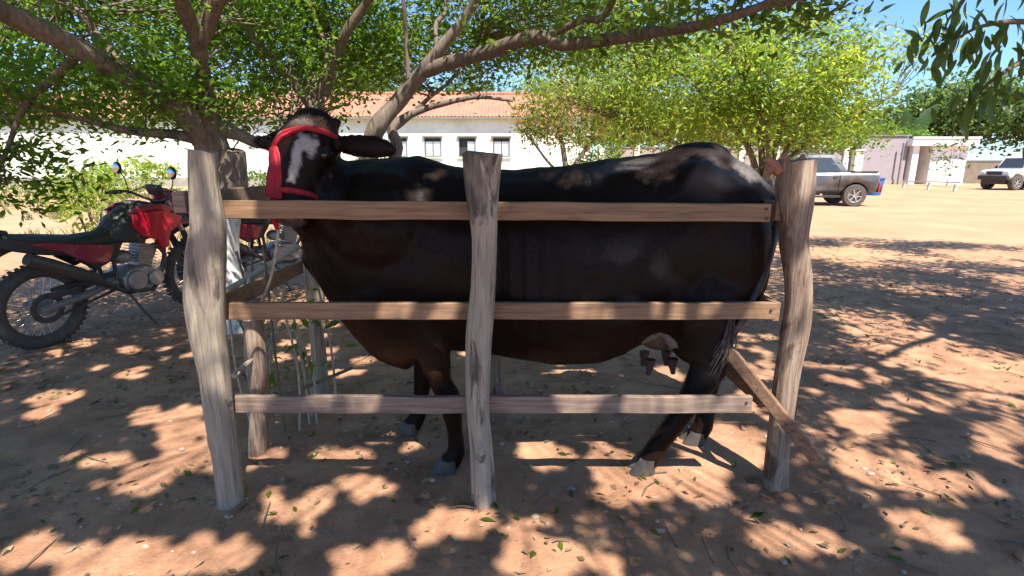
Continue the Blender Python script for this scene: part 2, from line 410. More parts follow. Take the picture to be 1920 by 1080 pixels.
mbp, mbq = limb([t1b+Vector((.02, 0, -.02)), t1b+Vector((.02, 0, .35)), t1b+Vector((0, 0, .85))], [.275, .197, .178], 6, 20, .03, 0)
T1.add('cut_stump', [P3(425, 350, 4.42), P3(436, 315, 4.38), P3(438, 281, 4.35)], [.16, .1, .085], M_bark, 14)
T1.add('limb', [P3(390, 262, 4.35), P3(335, 205, 4.1), P3(255, 150, 3.8), P3(150, 95, 3.5), P3(0, 20, 3.1), P3(-170, -90, 2.6), Vector((-3.2, .6, 3.6))], [.12, .09, .072, .062, .055, .05, .035], M_bark)
T1.add('limb', [P3(393, 262, 4.3), P3(382, 170, 4.15), P3(368, 75, 4.0)], [.085, .058, .05], M_bark2)
T1.add('limb', [P3(368, 80, 4.0), P3(338, 5, 3.8), P3(300, -140, 3.5), Vector((-1.8, 2.4, 4.4))], [.06, .05, .04, .03], M_bark2)
T1.add('limb', [P3(368, 80, 4.0), P3(408, 5, 3.9), P3(480, -130, 3.6), Vector((-.9, 1.4, 4.2)), Vector((-.3, .2, 4.3))], [.062, .05, .045, .035, .025], M_bark2)
T1.add('limb', [P3(380, 262, 4.35), P3(310, 252, 4.1), P3(245, 244, 4.0), P3(150, 222, 3.9), P3(40, 190, 3.6)], [.05, .032, .03, .02, .012], M_bark)
T1.add('limb', [P3(405, 240, 4.35), P3(445, 252, 4.4), P3(490, 268, 4.45), P3(530, 262, 4.6)], [.075, .05, .04, .02], M_bark)
T1.add('limb', [P3(150, 95, 3.5), P3(60, 190, 3.6), P3(10, 290, 3.6), P3(-10, 360, 3.6)], [.03, .02, .014, .006], M_bark2)
T1.add('limb', [P3(255, 150, 3.8), P3(180, 60, 4.1), P3(80, -50, 4.6)], [.05, .035, .02], M_bark2)
T1.crown([((-3.6, 4.3, 3.0), (2.4, 1.9, .95), 820), (P3(140, 175, 4.1), (1.3, .8, .22), 200),
          (P3(30, 330, 3.7), (.38, .35, .25), 36), (P3(230, 120, 5.5), (2.6, 1.3, .7), 600)],
         M_leaf1, M_twig, .064, 28, .15, tw=.3)
T1.crown([((-2.9, .7, 4.0), (2.9, 2.1, .5), 2300), ((-.4, .3, 4.3), (2.0, 1.8, .45), 1400)], M_leaf1, M_twig, .07, 26, .15, clump=False, holes=0, gaps=True, tw=.1, twig_r=.0035)  # unseen leaves overhead, added for shade, cut open along the sun for light patches

# --- tree behind the cow
t2b = Vector((-1.55, 5.3, 0))
T2 = Tree('spreading_tree', 'slender many stemmed tree rising behind the cow with a long arching branch to the right', 'tree', t2b)
T2.add('trunk', [t2b+Vector((0, 0, -.05)), t2b+Vector((0, 0, .5)), t2b+Vector((-.02, 0, .95))], [.2, .15, .13], M_bark, 16)
T2.add('limb', [t2b+Vector((.03, 0, .8)), P3(700, 258, 5.0), P3(752, 185, 4.95), P3(800, 130, 4.8), P3(850, 65, 4.7), P3(890, 0, 4.6), P3(940, -120, 4.3)], [.1, .08, .07, .06, .042, .035, .03], M_bark)
T2.add('limb', [P3(797, 134, 4.82), P3(870, 108, 4.6), P3(1000, 76, 4.2), P3(1060, 88, 4.1), P3(1200, 66, 3.9), P3(1330, 44, 3.6), P3(1450, 5, 3.4), P3(1580, -80, 3.1), Vector((2.4, 1.6, 3.7))], [.06, .058, .052, .045, .04, .03, .025, .02, .014], M_bark2)
T2.add('limb', [P3(1000, 78, 4.2), P3(1090, 38, 4.0), P3(1160, -20, 3.8), Vector((.9, 2.2, 3.9)), Vector((1.0, .9, 4.1))], [.03, .025, .022, .02, .012], M_bark2)
T2.add('limb', [t2b+Vector((-.05, 0, .85)), P3(600, 215, 5.1), P3(625, 140, 5.0), P3(652, 60, 4.8), P3(692, -5, 4.7), P3(760, -130, 4.3)], [.07, .05, .042, .038, .032, .03], M_bark2)
T2.add('limb', [P3(603, 225, 5.1), P3(570, 180, 5.05), P3(530, 130, 5.0), P3(470, 60, 4.9), P3(420, 8, 4.8), P3(350, -80, 4.6)], [.055, .045, .042, .038, .035, .02], M_bark)
T2.add('limb', [t2b+Vector((.1, 0, .9)), P3(745, 290, 5.2), P3(738, 240, 5.2), P3(800, 205, 5.2), P3(880, 185, 5.1), P3(960, 190, 5.0)], [.07, .055, .045, .03, .022, .01], M_bark)
T2.add('limb', [P3(738, 240, 5.2), P3(800, 190, 5.5), P3(850, 150, 5.6), P3(900, 60, 5.7)], [.03, .022, .018, .01], M_bark2)
T2.add('limb', [P3(770, 160, 4.9), P3(762, 80, 4.9), P3(755, 0, 4.8), P3(750, -90, 4.8)], [.022, .02, .018, .012], M_bark2)
T2.add('limb', [P3(612, 180, 5.0), P3(608, 90, 5.2), P3(580, 0, 5.3), P3(560, -60, 5.3)], [.022, .02, .018, .012], M_bark2)
T2.add('limb', [P3(820, 105, 4.75), P3(818, 50, 4.9), P3(835, 20, 5.0), P3(830, -60, 5.0)], [.02, .02, .016, .01], M_bark2)
T2.crown([((-.9, 6.2, 3.45), (3.0, 1.6, 1.0), 1050), ((-2.2, 6.4, 2.7), (1.6, 1.3, .5), 240), ((.8, 6.4, 2.8), (1.5, 1.4, .42), 240),
          ((.9, 4.4, 3.05), (1.7, .8, .3), 110), (P3(1250, 30, 3.9), (1.2, .5, .16), 60), ((-.75, 5.9, 2.4), (.9, .6, .28), 80), ((-2.3, 6.4, 2.45), (1.0, .6, .3), 80)],
         M_leaf2, M_twig, .068, 26, .15, tw=.3)
T2.crown([((.8, 1.2, 4.2), (1.9, 1.9, .4), 1400), ((2.2, 1.7, 4.1), (1.7, 1.7, .4), 1000), ((1.2, -.9, 4.2), (2.4, 1.3, .4), 1100)],
         M_leaf2, M_twig, .072, 26, .15, clump=False, holes=0, gaps=True, tw=.1, twig_r=.0035)  # out of view above the pen, put in for shade, openings shaped for sun patches
del mbp, mbq

# --- lime green tree in the sun behind the rump
t3b = Vector((4.2, 9.0, 0))
T3 = Tree('lime_leaved_tree', 'sunlit tree with lime yellow foliage and upright stems behind the rump of the cow', 'tree', t3b)
T3.add('trunk', [t3b+Vector((0, 0, -.05)), t3b+Vector((0, 0, .5)), t3b+Vector((.03, 0, 1.1))], [.18, .14, .12], M_bark, 14)
for (dx, dy, dz, tx, ty, tz) in [(-.5, 0, 1.9, -1.5, .2, 2.9), (-.15, .1, 2.0, -.5, .4, 3.7), (.1, -.1, 2.0, .2, -.2, 4.0), (.4, 0, 1.9, 1.3, .1, 3.4), (-.2, -.3, 1.8, -1.0, -.7, 3.1), (.6, .3, 1.6, 2.0, .2, 2.5), (-.9, .2, 1.5, -2.3, .3, 2.1)]:
    T3.add('limb', [t3b+Vector((0, 0, .95)), t3b+Vector((dx, dy, dz)), t3b+Vector((tx, ty, tz))], [.07, .04, .012], M_bark)
T3.crown([((3.0, 9.2, 2.7), (1.9, 1.2, .8), 520), ((4.25, 9.0, 2.85), (1.4, 1.2, .85), 580), ((5.4, 9.1, 2.6), (.65, 1.0, .45), 100), ((3.6, 9.1, 1.95), (2.4, 1.1, .35), 220), ((1.5, 9.6, 2.9), (1.4, 1.0, .6), 260), ((6.6, 9.2, 3.3), (.35, .35, .2), 22)],
         M_lime, M_twig, .085, 22, .2, asp=.4, upbias=.2)
# --- smaller tinted tree in front of the school's right end
t4b = Vector((1.3, 13.5, 0))
T4 = Tree('tinted_tree', 'small loose tree with orange tinted leaves before the white school end', 'tree', t4b)
T4.add('trunk', [t4b+Vector((0, 0, -.05)), t4b+Vector((.05, 0, .8)), t4b+Vector((0, .1, 1.6)), t4b+Vector((-.2, .1, 2.4))], [.11, .09, .07, .03], M_bark, 12)
T4.add('limb', [t4b+Vector((0, 0, 1.1)), t4b+Vector((.6, 0, 1.9)), t4b+Vector((1.2, .1, 2.7))], [.06, .04, .015], M_bark)
T4.add('limb', [t4b+Vector((0, 0, 1.0)), t4b+Vector((-.5, 0, 1.6)), t4b+Vector((-1.0, .1, 2.2))], [.05, .03, .012], M_bark)
T4.crown([((1.3, 13.5, 2.6), (1.35, 1.0, .75), 240), ((2.3, 13.8, 3.4), (1.5, 1.0, 1.0), 130)], M_orange, M_twig, .1, 22, .22, upbias=.2)

# --- broad leaved tree whose branch hangs in at the top right: the leaves one can tell apart are objects
t5b = Vector((6.6, 3.6, 0))
T5 = Tree('broad_leaved_tree', 'dark broad leaved tree at the right edge with leafy branches drooping into the sky', 'tree', t5b)
T5.add('trunk', [t5b+Vector((0, 0, -.05)), t5b+Vector((0, 0, 1.2)), t5b+Vector((-.1, 0, 2.4)), t5b+Vector((-.3, 0, 3.6))], [.26, .2, .17, .1], M_bark, 16)
br = [[t5b+Vector((-.15, 0, 2.5)), P3(2050, 60, 4.4), P3(1930, 40, 4.3), P3(1840, 50, 4.2), P3(1785, 80, 4.2)],
      [t5b+Vector((-.15, 0, 2.4)), P3(2060, 110, 4.3), P3(1940, 110, 4.2), P3(1870, 145, 4.1), P3(1830, 180, 4.1)],
      [t5b+Vector((-.1, 0, 2.6)), P3(2050, -60, 4.5), P3(1900, -60, 4.4), P3(1820, -20, 4.3), P3(1765, 80, 4.3)]]
for b_ in br: T5.add('limb', b_, [.08, .035, .022, .014, .006], M_bark2, 8) if len(b_) == 5 else T5.add('limb', b_, [.07, .03, .018, .008], M_bark2, 8)
for q in [(3.6, .9, 4.6), (5.2, 1.0, 4.8), (4.2, 2.6, 4.6), (6.4, 5.4, 4.4)]:
    T5.add('limb', [t5b+Vector((-.2, 0, 3.2)), (Vector(q)+t5b+Vector((0, 0, 3.6)))/2, Vector(q)], [.07, .045, .02], M_bark2, 8)
def big_leaf(name, L_, wd, curl):
    vs = []; fs = []; n = 6
    for i in range(n+1):
        t = i/n; hw = wd*math.sin(math.pi*min(1, t*.92+.04))**.8*.5; z = -curl*t*t*L_
        vs += [(t*L_, -hw, z+hw*.35), (t*L_, 0, z), (t*L_, hw, z+hw*.35)]
    for i in range(n): a = i*3; fs += [(a, a+1, a+4, a+3), (a+1, a+2, a+5, a+4)]
    me = bpy.data.meshes.new(name); me.from_pydata(vs, [], fs); me.materials.append(M_mango)
    me.polygons.foreach_set('use_smooth', [True]*len(fs))
    at = me.attributes.new('leafvar', 'FLOAT', 'FACE'); at.data.foreach_set('value', [rng.uniform(0, 1)]*len(fs))
    return me
leafs = [big_leaf('leaf', .17, .05, c_) for c_ in (.25, .5, .15, .4, .6, .3)]
cnt = 0
for bi, b_ in enumerate(br):
    P, Q = smooth_path(b_, [.01]*len(b_), 8)
    P = P[len(P)//2:]
    for j in range(62):
        p = P[random.randrange(len(P))] if random.random() < .7 else P[-random.randint(1, 5)]
        p = p + Vector((max(-.2, min(.2, random.gauss(0, .11))), max(-.2, min(.2, random.gauss(0, .12))), max(-.16, min(.12, random.gauss(-.02, .08)))))
        o = bpy.data.objects.new('leaf', leafs[random.randrange(6)]); col.objects.link(o); o.parent = T5.root
        o.location = p - t5b; o.rotation_euler = (random.gauss(0, .5), random.gauss(.85, .3), random.uniform(0, 6.28)); s_ = random.uniform(.6, 1.1); o.scale = (s_, s_, s_); cnt += 1
T5.crown([((4.7, 1.4, 4.6), (2.5, 2.2, .4), 2100), ((7.6, 5.6, 4.4), (2.8, 2.4, .5), 1100), ((4.4, -1.0, 4.4), (2.2, 1.4, .4), 900)], M_mango, M_twig, .12, 14, .17, asp=.36, clump=False, holes=1.2, gaps=True, tw=.12, twig_r=.004)  # mostly unseen shading leaves, opened along the sun to place light patches
T5.crown([((5.6, 3.6, 4.1), (1.8, 2.0, .8), 500), (P3(2060, 160, 4.6), (.35, .5, .4), 30)],
         M_mango, M_twig, .13, 14, .2, asp=.32, upbias=.2, flat=.7, droop=.8)

# ------------------------------------------------------------------ far trees and bushes
def far_tree(name, label, base, h, r, m, n=160, leaf=.35, group='trees beyond the compound', trunk=.2, low=.35):
    b = Vector(base); T = Tree(name, label, 'tree', b, group)
    T.add('trunk', [b, b+Vector((.1, 0, h*.3)), b+Vector((0, .1, h*.6))], [trunk, trunk*.8, trunk*.4], M_bark, 8, .1)
    for k in range(4):
        a = k*1.7+b.x; T.add('limb', [b+Vector((0, 0, h*.32)), b+Vector((math.cos(a)*r*.5, math.sin(a)*r*.4, h*.7))], [trunk*.45, trunk*.15], M_bark, 6, .05)
    bl = []
    for k in range(6):
        a = k*1.05+b.x*3; rr = r*.5
        bl.append(((b.x+math.cos(a)*rr, b.y+math.sin(a)*rr*.7, h*(low+.22+.1*((k*37) % 5)/2)), (r*.55, r*.5, h*.2), n//7))
    bl.append(((b.x, b.y, h*.8), (r*.6, r*.5, h*.2), n//6))
    T.crown(bl, m, M_twig, leaf, 20, r*.14, .02, asp=.7, upbias=.3, flat=.8)
    return T
FT = [(-33, 50, 10, 5), (-24, 54, 9, 5), (-14, 52, 11, 6), (-5, 56, 10, 5), (4, 54, 9, 5), (11, 52, 8, 5), (19, 58, 9, 6), (28, 60, 8, 5)]
LB = ['tall tree far behind the left end of the white school', 'rounded tree behind the school roof, second from the left', 'broad tall tree behind the middle of the school roof',
      'tree behind the school roof just left of its right part', 'tree behind the right end of the school roof', 'low brownish tree behind the boundary wall beside the school',
      'dull green tree behind the lime tree and boundary wall', 'pale green tree behind the mauve wall']
for (x, y, h, r), lb in zip(FT, LB): far_tree('far_tree', lb, (x, y, 0), h, r, M_far, 420)
far_tree('far_tree', 'large rounded green tree behind the white gatehouse', (43, 54, 0), 9.4, 6.5, M_far, 800, .4)
far_tree('far_tree', 'green tree behind the banana plant and mauve wall', (35, 56, 0), 7.0, 4.5, M_far, 450, .36)
far_tree('far_tree', 'green tree behind the silver off roader at the right edge', (46, 47, 0), 7.8, 5.5, M_far, 700, .34)
far_tree('far_tree', 'small dark tree between the mauve wall and the gatehouse roof', (31.5, 44.5, 0), 4.6, 2.2, M_leaf1, 120, .2, low=.45)
far_tree('yard_tree', 'leafy tree standing in the yard behind the roof of the blue grey pickup', (16.5, 30, 0), 5.2, 3.6, M_leaf2, 220, .2, 'trees in the yard', .14)
far_tree('yard_tree', 'leafy yard tree left of the blue grey pickup, over the boundary wall', (9.5, 27, 0), 5.0, 3.0, M_orange, 170, .2, 'trees in the yard', .14)

def bush(name, label, c, r, m, n, leaf, cat='shrub', per=20, h0=.1):
    c = Vector(c); T = Tree(name, label, cat, (c.x, c.y, 0))
    for k in range(6):
        a = k*1.05; T.add('stem', [(c.x, c.y, 0), (c.x+math.cos(a)*r[0]*.5, c.y+math.sin(a)*r[1]*.5, c.z+r[2]*.5)], [.014, .006], M_twig, 5, .02)
    T.crown([(c, r, n)], m, M_twig, leaf, per, min(r)*.25, .004, upbias=.2, minz=h0)
    return T
bush('lime_shrub', 'bright lime shrub behind the seat of the nearer motorcycle', W(160, 352, 8.0)+Vector((0, 0, -.1)), (.55, .5, .5), M_lime, 60, .1)
bush('garden_shrub', 'pale green shrub against the white school wall left of the tree', W(250, 330, 24), (2.0, 1.0, .8), M_lime, 60, .22)
bush('garden_shrub', 'low green shrub by the school wall behind the left post', W(480, 335, 26), (1.8, 1.0, .7), M_leaf2, 50, .22)
bush('wall_shrub', 'leggy shrub in front of the white gatehouse wall', W(1785, 292, 37), (1.6, .8, 1.4), M_mango, 46, .22, per=9)
bush('wall_shrub', 'green shrub in front of the boundary wall beside the school end', W(1120, 292, 26), (1.5, .8, 1.3), M_leaf2, 60, .2)

# ------------------------------------------------------------------ white school building with tiled roof
def school():
    Y0 = 36.6; x0, x1 = -40.0, 5.2; zt = 4.42; th = .25
    rt = thing('school_building', 'long single storey white building with a red tiled roof behind the tree and cow', 'building', ((x0+x1)/2, Y0, 0))
    wins = []; x = x1-1.0
    k = 0; ww = 1.15; step = 2.27; xw = W(940, 270, Y0).x
    while k < 6: wins.append(xw-k*step); k += 1
    wins = wins[::-1]; zs, ze = 1.95, 3.2
    mb = MB()
    def bx(a, b, z0_, z1_): mb.box(((a+b)/2, Y0+th/2, (z0_+z1_)/2), (b-a, th, z1_-z0_))
    bx(x0, x1, 0, zs); bx(x0, x1, ze, zt)
    cur = x0
    for c in wins: bx(cur, c-ww/2, zs, ze); cur = c+ww/2
    bx(cur, x1, zs, ze)
    mb.box((x0+th/2, Y0+4.5, zt/2), (th, 8.4, zt)); mb.box((x1-th/2, Y0+4.5, zt/2), (th, 8.4, zt)); mb.box(((x0+x1)/2, Y0+8.8, zt/2), (x1-x0-.6, .2, zt))
    mb.build('wall', M_white, rt, True, smooth=False)
    MB().box(((x0+x1)/2, Y0-.03, .3), (x1-x0, .06, .6)).build('plinth', M_boundary, rt, True, smooth=False)
    n = len(wins)
    for i, c in enumerate(wins):
        f = MB()
        for sx in (-1, 1): f.box((c+sx*(ww/2-.03), Y0+.03, (zs+ze)/2), (.06, .1, ze-zs))
        f.box((c, Y0+.03, ze-.03), (ww-.12, .1, .06)); f.box((c, Y0+.0, zs+.03), (ww-.12, .16, .06))
        fo = f.build('window', M_frame, rt, True, smooth=False)
        MB().box((c, Y0+.2, (zs+ze)/2), (ww-.02, .02, ze-zs)).build('pane', M_dark, fo, True, smooth=False)
        open_ = (i == n-2)
        for sx in ((1,) if open_ else (-1, 1)):
            q = MB(); hw = ww/2-.09
            for j in range(7): q.box((c+sx*(hw/2+.01), Y0+.06, zs+.12+j*.135), (hw-.02, .015, .125), Matrix.Rotation(R(18), 3, 'X'))
            q.build('shutter', M_shutter, fo, True, smooth=False)
        MB().box((c, Y0-.07, zs-.05), (ww+.15, .14, .06)).build('sill', M_white, fo, True, smooth=False)
        MB().box((c, Y0-.09, ze+.06), (ww+.2, .18, .07)).build('hood', M_frame, fo, True, smooth=False)
    # roof: clay tile channels as a corrugated sheet, two slopes
    ov = .5; rise = 2.0; dep = 9.0
    mb = MB(); vs = []; fs = []; nx = int((x1-x0+1)/.12); ny = 14
    for j in range(ny+1):
        t = j/ny; y = Y0-ov+(dep/2+ov)*t; z = zt+.04+rise*t + .03*math.sin(j*7.1)*(0 < j < ny)
        for i in range(nx+1):
            x = x0-.5+i*.12; vs.append((x, y, z+(.05 if i % 2 else 0)-.02*(j/ny)))
    for j in range(ny):
        for i in range(nx): a = j*(nx+1)+i; fs.append((a, a+1, a+nx+2, a+nx+1))
    mb.add(vs, fs)
    mb2 = MB(); mb2.add([(x0-.5, Y0+dep/2, zt+rise+.04), (x1+.5, Y0+dep/2, zt+rise+.04), (x1+.5, Y0+dep+ov, zt), (x0-.5, Y0+dep+ov, zt)], [(0, 1, 2, 3)])
    r_ = mb.build('roof', M_tile, rt, True, smooth=False)
    mb2.build('rear_slope', M_tile, r_, True, smooth=False)
    MB().tube([(x0-.5, Y0+dep/2, zt+rise+.08), (x1+.5, Y0+dep/2, zt+rise+.08)], .13, 8).build('ridge', M_tile, r_, True)
    MB().box(((x0+x1)/2, Y0-ov+.02, zt-.02), (x1-x0+.9, .05, .1)).build('fascia', M_frame, rt, True, smooth=False)
    g = MB()
    for xx in (x0+.02, x1-.02): g.prism([(0, 0)], 0, 0) if False else g.add([(xx, Y0, zt), (xx, Y0+dep, zt), (xx, Y0+dep/2, zt+rise*.98)], [(0, 1, 2)])
    g.build('gable', M_white, rt, True, smooth=False)
school()

def box_thing(name, label, cat, x0, x1, y0, y1, h, m, parts=()):
    rt = thing(name, label, cat, ((x0+x1)/2, y0, 0))
    return rt
# boundary wall
def bwall():
    Y = 40.0; x0, x1 = 6.2, 24.5
    rt = thing('boundary_wall', 'grey boundary wall with white pillars running behind the pickup to the mauve wall', 'wall', ((x0+x1)/2, Y, 0))
    MB().box(((x0+x1)/2, Y, 1.3), (x1-x0, .18, 2.6)).build('wall', M_boundary, rt, True, smooth=False)
    MB().box(((x0+x1)/2, Y, 2.66), (x1-x0, .3, .1)).build('coping', M_frame, rt, True, smooth=False)
    for k in range(8):
        x = x0+.3+k*(x1-x0-.6)/7
        MB().box((x, Y-.1, 1.4), (.34, .34, 2.8)).build('pillar', M_white, rt, True, smooth=False)
bwall()
p = W(1605, 315, 34)
rt = thing('gate_pillar', 'slim bright white pillar rising behind the cargo bed of the blue grey pickup', 'pillar', (p.x, 34, 0))
MB().box((p.x, 34, 1.12), (.5, .4, 2.25)).build('shaft', M_white, rt, True, bevel=.02, smooth=False)
MB().box((p.x, 34, 2.3), (.6, .5, .1)).build('cap', M_white, rt, True, smooth=False)
# mauve grey shed
rt = thing('mauve_building', 'plain mauve grey walled building between the pickup and the white gatehouse', 'building', (28.5, 41, 0))
xa, xb = W(1612, 300, 41).x, W(1698, 300, 41).x
MB().box(((xa+xb)/2, 43, 1.75), (xb-xa, 4, 3.5)).build('wall', M_mauve, rt, True, smooth=False)
MB().box(((xa+xb)/2, 43, 3.56), (xb-xa+.2, 4.2, .1)).build('roof_slab', M_frame, rt, True, smooth=False)
MB().box(((xa+xb)/2, 40.96, .18), (xb-xa, .07, .36)).build('plinth', M_boundary, rt, True, smooth=False)
mb = MB(); x_ = W(1690, 300, 40.6).x
mb.tube([(x_, 40.6, 0), (x_, 40.6, 3.0)], .07, 8)
tag(mb.build('utility_post', M_frame), 'thin dark post standing in front of the mauve wall', 'post')
# white gatehouse with portal
M_white2 = simple('fresh_whitewash', (.82, .8, .76), (.78, .76, .72), 1.2, .9, bmp=.1)
def gatehouse():
    Y = 41.0; a = W(1702, 300, Y).x; b = W(1812, 300, Y).x
    rt = thing('gatehouse', 'small sunlit white gatehouse with a deep portal and a leggy shrub in front', 'building', ((a+b)/2, Y, 0))
    h = 3.35; o1 = a+.9; o2 = a+1.7
    mb = MB(); mb.box(((a+o1)/2-.1, Y, h*.42), (.45, .5, h*.84)); mb.build('portal_pillar', M_white2, rt, True, smooth=False)
    MB().box(((o2+b)/2, Y+1.5, h*.42), (b-o2, 3, h*.84)).build('wall', M_white2, rt, True, smooth=False)
    MB().box(((a+o2)/2, Y+2.9, h*.42), (o2-a-.3, .2, h*.84)).build('back_wall', M_white2, rt, True, smooth=False)
    MB().box(((a+b)/2, Y+1.3, h*.84+.25), (b-a+.5, 3.8, .5)).build('roof_slab', M_white2, rt, True, smooth=False)
    MB().box(((a+b)/2, Y-.63, h*.84+.56), (b-a+.6, .1, .12)).build('parapet_cap', M_white2, rt, True, smooth=False)
    q = MB().box((a+1.55, Y+2.76, 1.1), (.9, .06, 2.2)).build('door', M_offwhite, rt, True, smooth=False)
    MB().box(((o2+b)/2+.6, Y-.02, 1.75), (.9, .05, .7)).build('window', M_shutter, rt, True, smooth=False)
gatehouse()
# wall to the right of the gatehouse
xa = W(1814, 320, 42).x
rt = thing('far_wall', 'low tan wall between the white gatehouse and the off roader', 'wall', (xa+8, 43, 0))
MB().box((xa+8, 43, .85), (16, .2, 1.7)).build('wall', simple('tan_wall', (.2, .16, .11), (.14, .11, .08), 2, .9), rt, True, smooth=False)
MB().box((xa+8, 43, 1.75), (16, .3, .1)).build('coping', M_frame, rt, True, smooth=False)
# low rail
a = G(1690, 352); b = G(1800, 360)
rt = thing('low_rail', 'low pale rail on short legs in the yard in front of the gatehouse', 'rail', (a+b)/2)
MB().bar(a+Vector((0, 0, .42)), b+Vector((0, 0, .5)), .12, .08).build('top_bar', M_offwhite, rt, True, smooth=False)
for t in (.04, .5, .92): MB().box(a.lerp(b, t)+Vector((0, 0, .2)), (.12, .1, .4)).build('leg', M_offwhite, rt, True, smooth=False)

# banana-like palm
def palm():
    b = Vector((W(1712, 255, 47).x, 47, 0)); rt = thing('banana_plant', 'banana plant with broad upright fronds above the mauve wall', 'plant', b)
    MB().tube([b, b+Vector((0, 0, 1.8)), b+Vector((.1, 0, 3.9))], [.2, .16, .11], 10).build('stem', M_bark, rt, True)
    top = b+Vector((.1, 0, 3.6))
    for (dx, dz, dr, wd) in [(-1.9, 3.2, -.7, .75), (1.9, 3.3, -.5, .7), (-.4, 2.2, -.4, .4), (2.3, 1.0, -.9, .5), (-2.4, .9, -.8, .5), (.5, 1.6, .1, .5)]:
        vs = []; fs = []; n = 14
        for i in range(n+1):
            t = i/n; c = top+Vector((dx*t, .5*math.sin(dx)*t, dz*t+dr*t*t)); hw = wd*math.sin(math.pi*min(1, .06+t*.93))**.6
            if i % 2: hw *= .8
            perp = Vector((-dz, 0, dx)).normalized()
            vs += [c-perp*hw+Vector((0, .3*hw, 0)), c, c+perp*hw+Vector((0, .3*hw, 0))]
        for i in range(n): a_ = i*3; fs += [(a_, a_+1, a_+4, a_+3), (a_+1, a_+2, a_+5, a_+4)]
        MB().add(vs, fs).build('frond', M_mango, rt, True)
palm()

# ------------------------------------------------------------------ vehicles
M_truck = simple('silver_grey_paint', (.075, .09, .105), (.06, .075, .09), 3, .4, .3, 0, coat=.4, dirt=(.2, .18, .15))
M_suv = simple('silver_white_paint', (.66, .65, .66), (.6, .59, .6), 3, .35, .1, 0, coat=.5)
M_glass = simple('tinted_glass', (.05, .06, .07), None, 3, .08, 0, 0)
M_rubber = simple('black_rubber', (.025, .024, .023), (.05, .045, .04), 20, .8)
M_dusty = simple('dusty_rubber', (.10, .085, .07), (.05, .045, .04), 14, .9)
M_plastic = simple('black_plastic', (.02, .02, .021), (.035, .033, .03), 15, .5)
M_alloy = simple('alloy', (.55, .55, .55), (.4, .4, .4), 14, .4, .8)
M_dustyalloy = simple('dusty_alloy', (.45, .41, .37), (.3, .27, .24), 14, .6, .5)
M_lamp = simple('headlamp_glass', (.75, .78, .8), None, 5, .15)
M_redlamp = simple('red_lamp', (.4, .02, .015), None, 5, .2)

